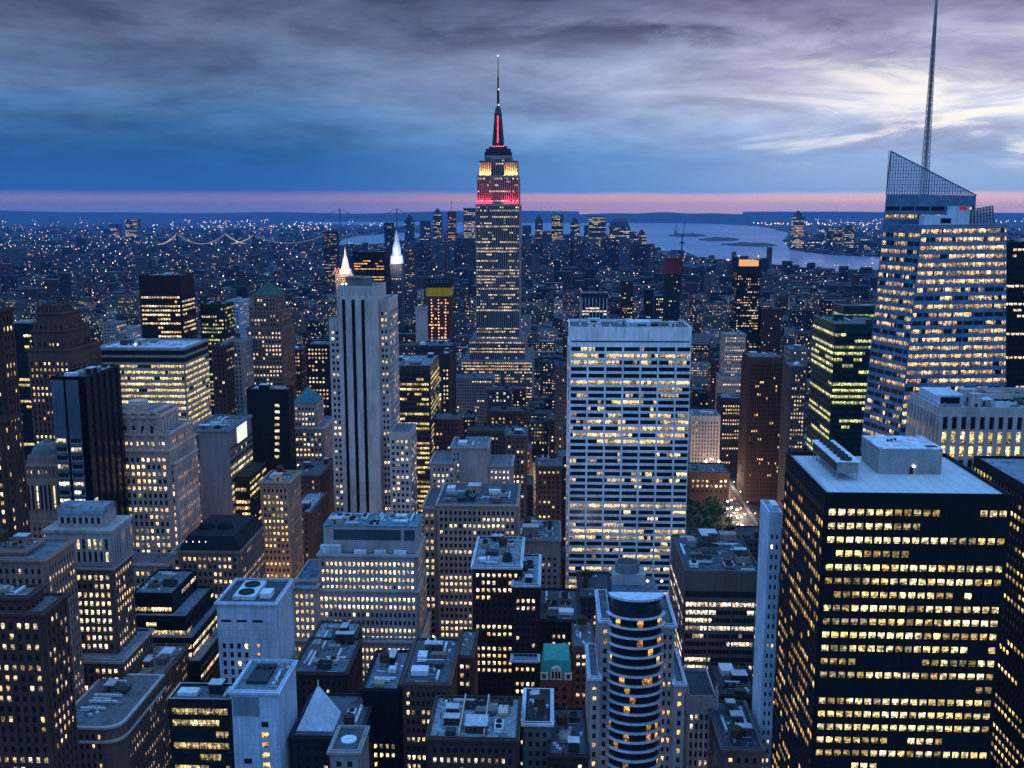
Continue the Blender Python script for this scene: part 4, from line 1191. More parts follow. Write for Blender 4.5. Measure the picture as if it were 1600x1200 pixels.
b = Bld('stone_office', 'broad tan stone building with dark flat roof left of the white grid slab', 'office block', 522, wall=(.36, .33, .31), roof=(.08, .11, .14), st=MAS.but(lit=.7, bay=2.6, ww=.54, wh=.55, run=.7, rowvar=.6, fh=3.6, power=1.2, pal='cream'))
b.tier(682, 808, 788, 522, 44); b.tier(660, 681.5, 792, 524, 40, foot=False)
b.clutter((b.boxes[0][0], b.boxes[0][1], 526, 560, b.boxes[0][5]), 8, 4)
b.finish(100, 1000)
b = Bld('stone_tower', 'pale blue grey stone tower with a blank face rising behind the broad tan stone building', 'tower', 610, wall=(.33, .36, .4), roof=(.2, .23, .26), st=MAS.but(lit=.3, bay=2.7, run=.5))
b.tier(672, 712, 722, 604, 30, st=b.st.but(lit=.6)); t = b.mtier(at(705, 700, 612).x, at(762, 700, 612).x, 612, 640, 0, at(730, 700, 612).z, faces='', foot=True)
x0_ = t[0]; facade(b.wall, b.win, (x0_, 612, 0), (x0_ + 6, 612, 0), (x0_ + 6, 612, t[4]), (x0_, 612, t[4]), MAS.but(lit=.35, bay=2.4), b.r)
b.tier(762.5, 800, 726, 613, 26)
b.clutter(t, 2); b.finish(40, 790)

BR = MAS.but(lit=.42, bay=2.5, ww=.52, run=.6, rowvar=.9, fh=3.5, power=1.3, pal='cream')
b = Bld('brick_building', 'dark red brick block with white roof edging and blue roof, lower centre', 'building', 440, wall=(.085, .048, .048), trim=(.5, .53, .56), roof=(.3, .38, .42), st=BR)
t = b.tier(738, 814, 884, 440, 42, ph=.8); b.clutter(t, 5, 3.5)
t = b.tier(801, 842, 912, 434, 40, ph=.8, foot=False)
b.clutter(t, 3, 4)
b.tier(800, 841, 1030, 428, 5.9, foot=False)
b.finish(100, 1100)
b = Bld('turret_building', 'small red brick house with a turquoise mansard roof and round dormer, bottom centre', 'building', 402, wall=(.2, .1, .09), trim=(.5, .5, .5), roof=(.1, .14, .16), st=MAS.but(lit=.1, bay=3))
t = b.tier(845, 893, 1062, 402, 22, ph=.3)
X0, X1, Y0, Y1, z = t
m2 = MB(); z0_ = z + .3; ins = 2.6
P0 = [(X0, Y0), (X1, Y0), (X1, Y1), (X0, Y1)]; P1 = [(X0 + 1, Y0 + ins), (X1 - 1, Y0 + ins), (X1 - 1, Y1 - ins), (X0 + 1, Y1 - ins)]
for i in range(4):
    j = (i + 1) % 4; m2.face([(*P0[i], z0_), (*P0[j], z0_), (*P1[j], z0_ + 7.5), (*P1[i], z0_ + 7.5)])
m2.face([(*p, z0_ + 7.5) for p in P1])
b.part('mansard_roof', m2, [wall_mat((.05, .40, .38))])
m2 = MB(); xm = (X0 + X1) / 2; pts = [(xm - 2.4, z0_)] + [(xm + 2.4 * math.cos(math.pi - i * math.pi / 8), z0_ + 3.2 + 2.2 * math.sin(i * math.pi / 8)) for i in range(9)] + [(xm + 2.4, z0_)]
m2.face([(x, Y0 - .2, zz_) for x, zz_ in pts][::-1])
for i in range(len(pts) - 1): m2.face([(pts[i][0], Y0 - .2, pts[i][1]), (pts[i + 1][0], Y0 - .2, pts[i + 1][1]), (pts[i + 1][0], Y0 + 2.5, pts[i + 1][1]), (pts[i][0], Y0 + 2.5, pts[i][1])])
for k in (-1.3, 0, 1.3): m2.box(xm + k - .45, xm + k + .45, Y0 - .26, Y0 - .202, z0_ + .6, z0_ + 3.6, 1)
m2.box(X0 - .2, X0 + 3, Y0 - .3, Y0 + .5, z0_, z0_ + 3, 0); m2.box(X1 - 3, X1 + .2, Y0 - .3, Y0 + .5, z0_, z0_ + 3, 0)
for xx in (X0 + 1.4, X1 - 1.4): m2.box(xx - .6, xx + .6, Y0 - .36, Y0 - .302, z0_ + .6, z0_ + 2.4, 1)
b.part('dormer', m2, [wall_mat((.45, .46, .47)), wall_mat((.02, .02, .03))])
b.finish(20, 1120)
simple('brick_building', 'narrow building with warm lit rows squeezed left of the round balconied tower', 'building', [(895, 930, 1010, 424, 30)], (.2, .14, .12), MAS.but(lit=.5, bay=2.3, ww=.6, run=.7), 1100, 30, n=3)
simple('brick_building', 'dark flat building with roof fans behind the turquoise mansard house', 'building', [(842, 905, 968, 452, 40)], (.07, .06, .065), MAS.but(lit=.2, bay=2.4), 1010, 10, roof=(.06, .08, .1), n=6)
simple('brick_building', 'dark blank walled building at the foot of the white slab tower', 'building', [(905, 956, 932, 540, 40)], (.1, .1, .13), MAS.but(lit=.04, bay=3), 960, 6, roof=(.08, .1, .13), n=2)
b, t = simple('stone_building', 'pale tower top with cornice behind the red brick block, beside the white slab', 'building', [(806, 875, 842, 560, 36)], (.28, .28, .31), MAS.but(lit=.15, bay=3.2, tb=9), 960, 30, roof=(.1, .22, .26), n=7, hmax=6)
simple('brown_building', 'brown plain building with a broad pale cornice left of the white slab tower', 'building', [(838, 878, 728, 700, 30)], (.16, .13, .13), MAS.but(lit=.08, bay=3), 800, 10, n=2)

# blocks along the bottom edge
b, t = simple('brick_building', 'brown brick block with a broad dark roof and roof houses, bottom centre left', 'building', [(628, 702, 1066, 352, 40)], (.17, .13, .125), MAS.but(lit=.5, bay=2.0, ww=.55, run=.6, power=1.3), 1204, 60, roof=(.1, .12, .14), n=7, hmax=5)
b2, t2_ = simple('brick_building', 'tall thin brown building with lit windows right of the broad dark roof', 'building', [(714, 738, 1024, 380, 26)], (.14, .1, .09), MAS.but(lit=.55, bay=2.0, ww=.55), 1130, 24, n=2)
b, t = simple('brick_building', 'black brick building carrying a wooden water tank, left of the broad dark roof', 'building', [(566, 622, 1076, 350, 34)], (.03, .026, .03), MAS.but(lit=.3, bay=2.0, ww=.5, run=.7), 1204, 40, roof=(.16, .2, .25), n=4, tank=True)
PLANT_AT = []
b, t = simple('roof_terrace_building', 'low building with pale roof terraces, plant beds and dividing walls at the bottom edge', 'building', [(668, 808, 1152, 318, 30)], (.12, .1, .1), MAS.but(lit=.3, bay=2.4), 1204, 30, roof=(.34, .42, .46), n=7, hmax=3)
PLANT_AT.append((b, t))
simple('brick_building', 'dark low building with an L shaped white parapet, bottom centre', 'building', [(818, 862, 1128, 336, 26)], (.2, .22, .25), MAS.but(lit=.03, bay=3), 1190, 4, roof=(.03, .04, .05), trim=(.6, .64, .68), n=2)
simple('brick_building', 'dark roofed building left of the round balconied tower at the bottom edge', 'building', [(858, 918, 1178, 326, 34)], (.09, .07, .08), MAS.but(lit=.1, bay=3), 1204, 4, roof=(.09, .13, .17), n=4)
b, t = simple('brick_building', 'brick building with a crowded roof of pipes and white skylights behind the glass pyramid', 'building', [(455, 540, 1050, 385, 34)], (.11, .09, .095), MAS.but(lit=.3, bay=2.4), 1090, 20, roof=(.14, .18, .22), n=9, hmax=5)
simple('brick_building', 'narrow brown building with roof sheds between the glass pyramid and the stepped office building', 'building', [(478, 545, 1012, 425, 30)], (.13, .11, .11), MAS.but(lit=.3, bay=2.3), 1060, 20, roof=(.3, .38, .44), n=6)
b = Bld('pyramid_building', 'low dark building topped by a pale glass pyramid at the bottom', 'building', 326, wall=(.07, .07, .08), roof=(.1, .13, .16), st=MAS.but(lit=.1))
t = b.tier(455, 560, 1150, 326, 32); pyramid(b, (at(462, 1150, 330).x, at(520, 1150, 330).x, 331, 345, t[4] - .29), 13.5, (.55, .62, .7), 'glass_pyramid', 0)
X0, X1, Y0, Y1, z = t
b.clutter((X1 - 9, X1, Y0, Y1 - 5, z), 2); b.finish(10, 1204)
simple('roof_house_block', 'small pale block with a round white dish on its dark roof at the bottom edge', 'building', [(515, 560, 1172, 300, 16)], (.3, .32, .36), MAS.but(lit=.05), 1204, 4, roof=(.08, .12, .14), n=0)
b = BLDS[-1]
m2 = MB(); bx = b.boxes[0]; m2.lathe((bx[0] + bx[1]) / 2, (bx[2] + bx[3]) / 2, [(2.6, bx[5] + .003), (2.6, bx[5] + .5), (.1, bx[5] + .6)], 18); m2.build('roof_dish', [wall_mat((.62, .68, .74))], b.obj, b.base)

# white blank block with slit windows
PANEL = wall_mat((.5, .54, .6), .7, (3.2, 3.6))
b = Bld('white_block', 'pale blank stone block with narrow slit windows and roof fans, lower left of centre', 'building', 385, wall=PANEL, roof=(.06, .09, .11), st=St(lit=.0))
a = at(338, 940, 385); c = at(430, 940, 385)
t = b.mtier(a.x, c.x, 385, 412, 0, a.z - 1.2, ph=1.2, faces='')
z = t[4]; W_ = c.x - a.x
for i in range(4):
    x0_ = a.x + 1.2 + i * 3.0
    facade(b.wall, b.win, (x0_, 385, 20), (x0_ + 2.4, 385, 20), (x0_ + 2.4, 385, z - 15.2), (x0_, 385, z - 15.2), St(fh=3.7, bay=2.4, ww=.6, wh=.62, pp=0, bp=0, lit=.22, tb=.5, bb=0, m=.1, pal='warm'), b.r)
x0_ = a.x + 15
facade(b.wall, b.win, (x0_, 385, 20), (x0_ + 2.5, 385, 20), (x0_ + 2.5, 385, z - 15), (x0_, 385, z - 15), St(fh=3.7, bay=2.4, ww=.4, wh=.45, pp=0, bp=0, lit=.5, tb=.5, bb=0, m=.1, pal='amber', power=.7), b.r)
for i in range(3):
    m2 = MB(); m2.box(a.x + 1.5 + i * 6.4, a.x + 5.6 + i * 6.4, 384.95, 384.99, z - 7.4, z - 6.4); b.part('louvre', m2, [wall_mat((.02, .03, .05))])
m2 = MB(); m2.box(a.x + 5, a.x + 14, 390, 408, z + .003, z + 1.6); b.part('fan_deck', m2, [wall_mat((.55, .6, .64))])
for k in range(2):
    m2 = MB(); fy = 394.5 + k * 8.5; m2.lathe(a.x + 9.5, fy, [(3.2, z + 1.603), (3.2, z + 2.2), (2.7, z + 2.2), (2.6, z + 1.75), (.4, z + 1.9)], 16); b.part('fan', m2, [wall_mat((.05, .08, .1))])
m2 = MB(); m2.box(a.x + 15.5, a.x + 20, 392, 398, z + .003, z + 2.2); b.part('cooling_unit', m2, [wall_mat((.6, .65, .7))])
b.finish(40, 1075)
b = Bld('metal_block', 'blue white metal clad slab with one column of lit windows at the bottom', 'building', 318, wall=wall_mat((.5, .58, .68), .55, (1.5, 3.4)), roof=(.2, .27, .31), st=St(lit=0))
a = at(361, 1078, 318); c = at(434, 1078, 318)
t = b.mtier(a.x, c.x, 318, 342, 0, a.z - 1.3, ph=1.3, faces='')
z = t[4]
m2 = MB(); m2.box(a.x + .4, a.x + 9.4, 317.9, 317.99, z - 8, z - 1.2); b.part('louvre', m2, [wall_mat((.22, .32, .44))])
facade(b.wall, b.win, (a.x + 9.6, 318, 20), (a.x + 12.4, 318, 20), (a.x + 12.4, 318, z - 8.5), (a.x + 9.6, 318, z - 8.5), St(fh=3.7, bay=2.8, ww=.92, wh=.52, pp=0, bp=0, lit=.75, tb=.6, bb=0, m=.05, pal='warm', dim=.3), b.r)
facade(b.wall, b.win, (a.x + 3.2, 318, 20), (a.x + 6.2, 318, 20), (a.x + 6.2, 318, z - 22), (a.x + 3.2, 318, z - 22), St(fh=3.7, bay=2.8, ww=.92, wh=.5, pp=0, bp=0, lit=.1, tb=.6, bb=0, m=.05), b.r)
m2 = MB(); m2.box(a.x + 3, a.x + 10, 325, 339, z + .003, z + 1.2)
for k in range(3): m2.lathe(a.x + 4.6 + k * 2.1, 335, [(.8, z + 1.2), (.8, z + 1.7), (.1, z + 1.75)], 10, 1)
b.part('fan_deck', m2, [wall_mat((.07, .1, .12)), wall_mat((.02, .03, .03))])
b.clutter((a.x + 10, c.x, 320, 340, z), 2, 2)
b.finish(30, 1204)
simple('glass_pavilion', 'low dark glass building with yellow lit floors left of the blue white metal slab', 'building', [(262, 360, 1092, 322, 12)], glass_mat((.02, .02, .02), .2, .4),
       St(fh=4.2, bay=1.5, ww=.9, wh=.55, pp=.15, bp=.15, lit=.7, pal='yellow', run=.8, rowvar=.8, pe=6, pt=.3, tb=1.5, power=.8, dim=.5), 1204, 60, roof=(.12, .18, .22), n=3, trim=(.4, .43, .5))

# ------------------------------------------------------------------ round balconied tower
b = Bld('round_tower', 'blue stone tower with a curved glass bay of stacked balconies and a cylindrical top', 'tower', 335, wall=(.36, .37, .41), trim=(.5, .55, .62), roof=(.2, .25, .3), st=MAS.but(lit=.28, bay=2.4, ww=.45, fh=3.5, pal='amber', tb=2, m=.8))
ys = 335
def X(px, py=1000, Y=335): return at(px, py, Y).x
a = at(940, 968, 340); c = at(1058, 968, 340)
zs = a.z
xw = [X(938), X(955), X(1034), X(1056)]
b.mtier(xw[0], xw[1], 338, 366, 0, zs, ph=1.2)
b.mtier(xw[2], xw[3], 338, 366, 0, at(1040, 976, 340).z, ph=1.2)
zl = at(930, 1058, 336).z
b.mtier(X(922), xw[0] - .02, 334.5, 362, 0, zl, ph=1, foot=False); b.mtier(xw[3] + .02, X(1072), 334.5, 362, 0, zl - 1.5, ph=1, foot=False)
cx_ = (xw[1] + xw[2]) / 2; rad = (xw[2] - xw[1]) / 2 * 1.04; sag = .42
def arc(k, n_=14, rr=0.0):
    return [(cx_ + (rad + rr) * math.cos(math.pi + i * math.pi / n_), 340 + (rad * sag + 3 + rr) * math.sin(math.pi + i * math.pi / n_)) for i in range(n_ + 1)]
core = arc(0) ; zc_ = zs + 5
cm_ = MB(); cm_.prism(core + [(xw[2] - .03, 364), (xw[1] + .03, 364)], 0, zc_ - .3, 0); b.part('curved_bay', cm_, [wall_mat((.05, .06, .08))])
fl = 0
z = zc_ - 2
glassw = []
pal = [glow_value(St(pal='amber', power=.9), b.r) for _ in range(6)]
lst = arc(0, 14, .12)
bal = MB()
while z > 6:
    ar = arc(0, 14, 1.3)
    bal = MB(); bal.prism(ar, z, z + .38, 0, bottom=True); b.part('balcony', bal, [b.wmats[1]])
    for i in range(14):
        p, q = lst[i], lst[i + 1]
        g = b.r.choice(pal) if b.r.random() < .13 else None
        P_ = [Vector((p[0], p[1], z - 3.0)), Vector((q[0], q[1], z - 3.0)), Vector((q[0], q[1], z - .1)), Vector((p[0], p[1], z - .1))]
        nv = (P_[1] - P_[0]).cross(P_[3] - P_[0]).normalized()
        b.win.append((P_, g, nv, (P_[1] - P_[0]).length, 2.5))
    z -= 3.5
m2 = MB(); rt_ = arc(0, 14, -.6)
m2.prism(rt_ + [(xw[2] - 1, 358), (xw[1] + 1, 358)], zc_ - .3, zc_ + 4.4, 0, 1); m2.prism(arc(0, 14, .6), zc_ + 4.4, zc_ + 5.2, 2, bottom=True)
b.part('roof_drum', m2, [glass_mat((.02, .03, .04), .2, .4), roof_mat((.12, .17, .22)), b.wmats[1]])
m2 = MB(); a2 = at(958, 935, 352); xa, xb = at(960, 940, 352).x, at(998, 940, 352).x
m2.box(xa - 1, xb + 2, 349, 357.4, zc_ + 4.403, zc_ + 8.2)
b.part('penthouse', m2, [wall_mat((.3, .38, .46))])
m2 = MB(); zt_ = at(980, 876, 354).z; zb = at(980, 925, 352).z
r0 = (at(998, 890, 356).x - at(963, 890, 356).x) / 2 * 1.08
zb = zc_ + 8.21
m2.lathe(at(980, 890, 353).x, 353.2, [(r0, zb), (r0, zt_), (r0 * .88, zt_), (r0 * .86, zt_ - 3)], 24)
b.part('cylinder_top', m2, [wall_mat((.22, .25, .3), .5)])
for k in range(2):
    m2 = MB(); xx = at(1010 + k * 22, 925, 352).x; m2.octa((xx, 349.0, zc_ + 6), .6, (1, 1, 1)); b.part('roof_lamp', m2, [glow_mat((1, .72, .4), 4)])
b.finish(100, 1204)
b = Bld('gothic_building', 'slim pale gothic building with tall corner pinnacles right of the round balconied tower', 'building', 350, wall=(.4, .41, .45), roof=(.04, .05, .07), st=St(fh=3.6, bay=2.0, ww=.5, wh=.6, pp=.5, bp=.1, lit=.1, pal='white', m=1, tb=4))
t = b.tier(1073, 1121, 1092, 350, 26, ph=1.4)
for xx in (t[0] + .3, t[1] - .3):
    m2 = MB(); m2.lathe(xx, 350.4, [(1.0, t[4] - 4), (.9, t[4] + 4), (.1, t[4] + 7.5)], 4, 0, .785); b.part('pinnacle', m2, [b.wmats[0]])
m2 = MB()
for k in range(9): m2.box(t[0] + 1.2 + k * (t[1] - t[0] - 2.6) / 9, t[0] + 1.9 + k * (t[1] - t[0] - 2.6) / 9, 349.85, 350.4, t[4] + 1.4, t[4] + 2.6)
b.part('battlement', m2, [b.wmats[0]])
b.finish(60, 1204)
OW = St(fh=3.75, bay=1.7, ww=.9, wh=.55, pp=.25, bp=.2, lit=.68, pal='white', run=.82, rowvar=.5, pe=6, pt=.7, m=.6, tb=13, power=1.25)
b = Bld('office_block', 'squat office block with white lit ribbons and a dark mechanical roof below the park', 'office block', 440, wall=(.17, .165, .175), roof=(.07, .1, .13), st=OW)
t = b.tier(1070, 1190, 892, 440, 52); b.clutter(t, 10, 6)
m2 = MB(); m2.box(t[0] + .3, t[1] - .3, 439.9, 439.99, t[4] - 11.5, t[4] - 8.6); b.part('louvre_band', m2, [wall_mat((.04, .045, .06))])
b.finish(80, 1042)
b = Bld('thin_slab', 'thin white windowless slab with a narrow windowed end beside the black office block', 'building', 340, wall=wall_mat((.6, .66, .74), .7, (6.0, 3.6)), roof=(.3, .36, .42), st=St(fh=3.6, bay=2.0, ww=.42, wh=.45, pp=.1, bp=0, lit=.08, m=.6, tb=6, pal='warm'))
a = at(1202, 800, 340); c = at(1222, 800, 340)
t = b.mtier(a.x, c.x, 340, 355, 0, a.z - 1, faces='N'); 
m2 = MB(); m2.box(a.x + 1.6, c.x - .6, 343, 349, t[4] + .003, t[4] + 2.6); b.part('stair_bulkhead', m2, [b.wmats[0]])
b.finish(40, 1204)
simple('brick_building', 'low dark building with a pale framed front below the squat office block', 'building', [(1130, 1192, 1168, 322, 34)], (.18, .18, .2), MAS.but(lit=.3, bay=2.8, pal='warm'), 1204, 8, roof=(.05, .08, .11), n=5)
simple('brick_building', 'dark low building with roof lamps between the gothic building and the thin white slab', 'building', [(1125, 1186, 1085, 396, 30)], (.06, .05, .055), MAS.but(lit=.15, bay=2.8), 1130, 8, roof=(.04, .05, .07), n=4)
simple('ribbed_tower', 'brown tower of close vertical ribs left of the dark green glass tower', 'office tower', [(1172, 1226, 558, 905, 36)], (.12, .09, .085), St(fh=3.7, bay=2.0, ww=.5, wh=.55, pp=.9, bp=.1, lit=.07, pal='warm', tb=5), 742, 40, n=2, roof=(.14, .15, .17))
simple('office_tower', 'narrow dark tower with lit windows tucked between the ribbed brown tower and the green glass', 'office tower', [(1236, 1262, 572, 860, 30)], (.13, .14, .16), MAS.but(lit=.4, bay=2.2), 700, 24, n=1)
simple('stone_building', 'small pale stone building just right of the white grid slab tower', 'building', [(1080, 1126, 650, 985, 34)], (.42, .43, .45), St(fh=3.6, bay=2.8, ww=.4, wh=.6, pp=.5, bp=.1, lit=.06, tb=4), 728, 24, n=2)
simple('office_block', 'dark office building with three rows of bright windows behind the park', 'office block', [(1128, 1166, 622, 1010, 30)], (.06, .06, .075), MAS.but(lit=.4, bay=2.4, run=.8, rowvar=1.0), 740, 24, n=2)
b, t = simple('lit_building', 'brick building facing the park with two floodlights on its roof', 'building', [(1078, 1140, 738, 905, 36)], (.13, .10, .10), MAS.but(lit=.4, bay=4.4, ww=.5, fh=4.6, power=1.4, tb=5), 790, 20, n=2)
for px_ in (1104, 1124):
    q = at(px_, 722, 903); m2 = MB(); m2.bar((q.x, 905.6, t[4] + 1), (q.x, 905.6, q.z), .15); m2.build('lamp_post', [wall_mat((.1, .1, .1))], b.obj, b.base)
    m2 = MB(); m2.octa((q.x, 905.6, q.z), 1.5, (1, 1, 1)); m2.build('floodlamp', [glow_mat((.95, 1, .72), 6)], b.obj, b.base)
simple('stone_building', 'pale stepped building with a bright blue white roof house right of the white grid slab', 'building', [(1128, 1170, 590, 1180, 40), (1132, 1166, 522, 1190, 26)], (.3, .33, .37), MAS.but(lit=.45, bay=2.6, run=.7), 620, 30, roof=(.4, .48, .56), n=1)

# ------------------------------------------------------------------ towers farther down the island
simple('office_tower', 'black glass tower with an amber lit upper band behind the striped tower top', 'office tower', [(551, 601, 393, 1500, 40)], (.05, .032, .03), St(fh=3.9, bay=2.2, ww=.7, wh=.5, pp=.3, bp=.2, lit=.5, pal='amber', run=.75, rowvar=.8, tb=7), 470, 40, n=1)
b = Bld('gilded_pyramid_tower', 'distant tower with a floodlit golden pyramid behind the striped tower', 'tower', 2050, wall=(.3, .28, .25), st=MAS.but(lit=.3, bay=4))
t = b.tier(524, 552, 428, 2050, 34, ph=.2); X0, X1, Y0, Y1, z = t
m2 = MB(); cx_, cy_ = (X0 + X1) / 2, 2064
m2.lathe(cx_, cy_, [(14, z), (12.4, z + 8), (9.0, z + 11), (4.2, z + 32), (2.4, z + 37), (2.0, z + 43), (.2, z + 54)], 8, 0, .39)
b.part('gilded_roof', m2, [wall_mat((.8, .66, .46))])
m2 = MB()
for k in range(6): m2.octa((X0 - 3 + k * 2.0, 2050 - 1, z + 2 + (k * 37 % 11)), 2.0, (1, 1, 1))
b.part('red_lamp', m2, [glow_mat((1, .25, .2), 1.6)])
b.finish(20, 440)
flood('floodlight', (cx_, 2012, z + 2), (cx_, 2064, z + 24), 30, 8, (1, .78, .58), 52000)
b = Bld('clock_tower', 'slender distant campanile with a white floodlit crown left of the skyscraper', 'tower', 1950, wall=(.16, .17, .22), st=MAS.but(lit=.06, bay=4))
t = b.tier(610, 628, 412, 1950, 22, ph=.2); X0, X1, Y0, Y1, z = t
m2 = MB(); cx_, cy_ = (X0 + X1) / 2, 1961
m2.lathe(cx_, cy_, [(13, z), (12, z + 14), (8.6, z + 18), (8.0, z + 30), (4.0, z + 44), (3.6, z + 52), (1.6, z + 56), (.2, z + 64)], 8, 0, .39)
b.part('white_crown', m2, [wall_mat((.8, .8, .8))]); b.finish(20, 520)
flood('floodlight', (cx_, 1915, z), (cx_, 1961, z + 22), 30, 8, (.9, .95, 1), 26000)
b = Bld('unfinished_tower', 'tower under construction with red lit floors, orange lamps and a yellow netting band', 'tower', 1160, wall=(.22, .085, .06), roof=(.06, .06, .07), st=St(fh=3.6, bay=3.4, ww=.6, wh=.6, pp=.25, bp=.2, lit=.12, pal='amber', tb=2))
t = b.tier(667, 703, 452, 1160, 30)
X0, X1, Y0, Y1, z = t
z2 = at(685, 510, 1160).z
m2 = MB(); m2.box(X0 - .9, X1 + .9, 1159.1, 1191, z - 7, z + 3); b.part('yellow_netting', m2, [wall_mat((.62, .45, .02))])
m2 = MB(); m2.box(X0 - 1.2, X1 + 1.2, 1158.8, 1191.2, z + 3.02, z + 6, 0)
for k in range(8): m2.box(X0 - 1.2 + k * 3.8, X0 + k * 3.8, 1158.8, 1160.2, z + 6, z + 12)
m2.box(X0 - 1.2, X1 + 1.2, 1158.6, 1190, z + 12, z + 13.4)
b.part('formwork', m2, [wall_mat((.035, .035, .04))])
m2 = MB()
for col_ in (-8, 0, 8):
    for k in range(20): m2.octa(((X0 + X1) / 2 + col_, 1159, z - 11 - k * 3.6), .75, (1, 1, 1))
b.part('work_lamps', m2, [glow_mat((1, .62, .4), 2.4)])
m2 = MB(); m2.box(X0 + .5, X1 - .5, 1159.4, 1159.9, 20, z2 - 14); b.part('glass_skin', m2, [glass_mat((.16, .2, .3), .3, .5)])
m2 = MB(); xx = X1 - 6; m2.bar((xx, 1175, z + 13), (xx, 1175, z + 62), .9); m2.bar((xx - 10, 1175, z + 58), (xx + 26, 1175, z + 66), .6); b.part('crane', m2, [wall_mat((.25, .06, .05))])
b.finish(40, 535)
simple('slab_building', 'narrow pale windowless slab left of the tower under construction', 'building', [(649, 664, 481, 1130, 24)], (.33, .38, .46), St(lit=0, tb=500), 540, 0, n=0)
b, t = simple('office_tower', 'dark tower glowing amber at the crown right of the tall crane tower', 'office tower', [(1152, 1189, 416, 1500, 40)], (.05, .055, .07), St(fh=3.8, bay=2.4, ww=.6, wh=.5, pp=.2, bp=.2, lit=.22, pal='cream', tb=8), 560, 40, n=0)
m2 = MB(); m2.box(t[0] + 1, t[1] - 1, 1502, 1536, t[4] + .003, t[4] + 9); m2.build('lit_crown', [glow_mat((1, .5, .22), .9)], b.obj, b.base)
m2 = MB(); m2.box(t[0] - .4, t[0] + 2, 1499, 1538, t[4], t[4] + 14); m2.box(t[1] - 3, t[1] + .4, 1499, 1538, t[4], t[4] + 10); m2.build('crown_fin', [wall_mat((.05, .05, .06))], b.obj, b.base)
b, t = simple('unfinished_tower', 'dark concrete tower with red mesh top floors and a thin crane mast', 'tower', [(1040, 1064, 403, 1750, 28)], (.07, .07, .09), St(fh=3.6, bay=3, ww=.6, wh=.6, pp=.2, bp=.25, lit=.05, tb=2), 500, 20, n=0)
m2 = MB(); m2.box(t[0] - .5, t[1] + .5, 1749, 1779, t[4] - 26, t[4] + .9); m2.build('safety_mesh', [wall_mat((.3, .06, .07))], b.obj, b.base)
m2 = MB(); q = t[1] + 3; m2.bar((q, 1765, t[4] - 60), (q, 1765, t[4] + 40), 1.3); m2.bar((q, 1765, t[4] + 30), (q + 4, 1765, t[4] + 62), .6); m2.bar((q - 4, 1765, t[4] + 26), (q + 4, 1765, t[4] + 26), 2.0); m2.build('crane', [wall_mat((.06, .07, .09))], b.obj, b.base)
b, t = simple('office_block', 'dark block with a white framed front and lit grid behind the white slab roof', 'office block', [(908, 950, 458, 1300, 40)], (.05, .07, .09), St(fh=3.8, bay=4.6, ww=.8, wh=.5, pp=.6, bp=.1, lit=.4, pal='white', tb=5, pm=1), 498, 24, n=1, trim=(.45, .5, .55))
for (xl, xr, yt, D_, lab, wl, li) in (
        (1009, 1022, 452, 1500, 'thin dark tower right of the dark block with a white framed front', (.05, .055, .07), .2),
        (1024, 1038, 462, 1420, 'squat dark tower with a cluster of bright windows left of the red mesh tower', (.07, .07, .09), .5),
        (972, 990, 438, 1750, 'brown tower with an orange lit vertical stripe behind the white slab roof', (.12, .07, .06), .2),
        (1290, 1330, 470, 1350, 'broad low dark block far behind the dark green glass tower', (.06, .07, .09), .35),
        (940, 965, 585, 1080, 'dull brown tower hidden behind the white grid slab', (.12, .1, .1), .2),
        (598, 607, 430, 1900, 'thin dark tower directly left of the campanile with the white crown', (.05, .06, .09), .08),
        (632, 648, 388, 2300, 'grey tower far behind, right of the campanile with the white crown', (.12, .13, .17), .15),
        (505, 526, 362, 3200, 'isolated brown housing tower near the lit bridge', (.09, .05, .06), .2),
        (600, 614, 348, 3900, 'tall plain dark tower on the river shore above the black glass tower', (.06, .08, .12), .05),
        (160, 180, 505, 1150, 'pale low tower behind the yellow ribbon block at left', (.3, .33, .38), .3),
        (180, 206, 512, 1250, 'white framed building standing on the skyline of the yellow ribbon block', (.4, .43, .47), .15),
        (352, 374, 470, 1020, 'white and blue tower block right of the short dark green tower', (.42, .47, .54), .2),
        (330, 352, 540, 800, 'brown tower block right of the yellow ribbon block', (.12, .09, .1), .12),
        (352, 378, 532, 820, 'pale blank slab right of the yellow ribbon block', (.3, .32, .38), .1),
        (448, 470, 545, 940, 'brown block with a pink lit top floor right of the copper capped tower', (.14, .1, .1), .25),
        (478, 514, 538, 880, 'dark block with scattered window rows directly left of the striped tower', (.045, .045, .06), .45),
        (1235, 1262, 545, 1150, 'blue grey tower with white rows left of the dark green glass tower', (.2, .24, .3), .4),
        (690, 702, 552, 900, 'dark brown tower between the green lit block and the skyscraper base', (.09, .075, .08), .35),
        (672, 718, 655, 780, 'brown stepped building with a purple roof below the skyscraper base', (.15, .11, .12), .2),
        (790, 822, 680, 700, 'dark building with a stepped grey top in the middle of the low blocks', (.17, .17, .19), .3),
        (700, 770, 590, 1120, 'low building with a broad blue grey roof in front of the skyscraper base', (.2, .24, .29), .1)):
    simple('tower_block', lab, 'tower', [(xl, xr, yt, D_, 30)], wl, MAS.but(lit=li, bay=2.8, ww=.5, run=.5), min(yt + 90, 560) if D_ > 1000 else yt + 110, 16, n=1 if D_ < 1300 else 0)

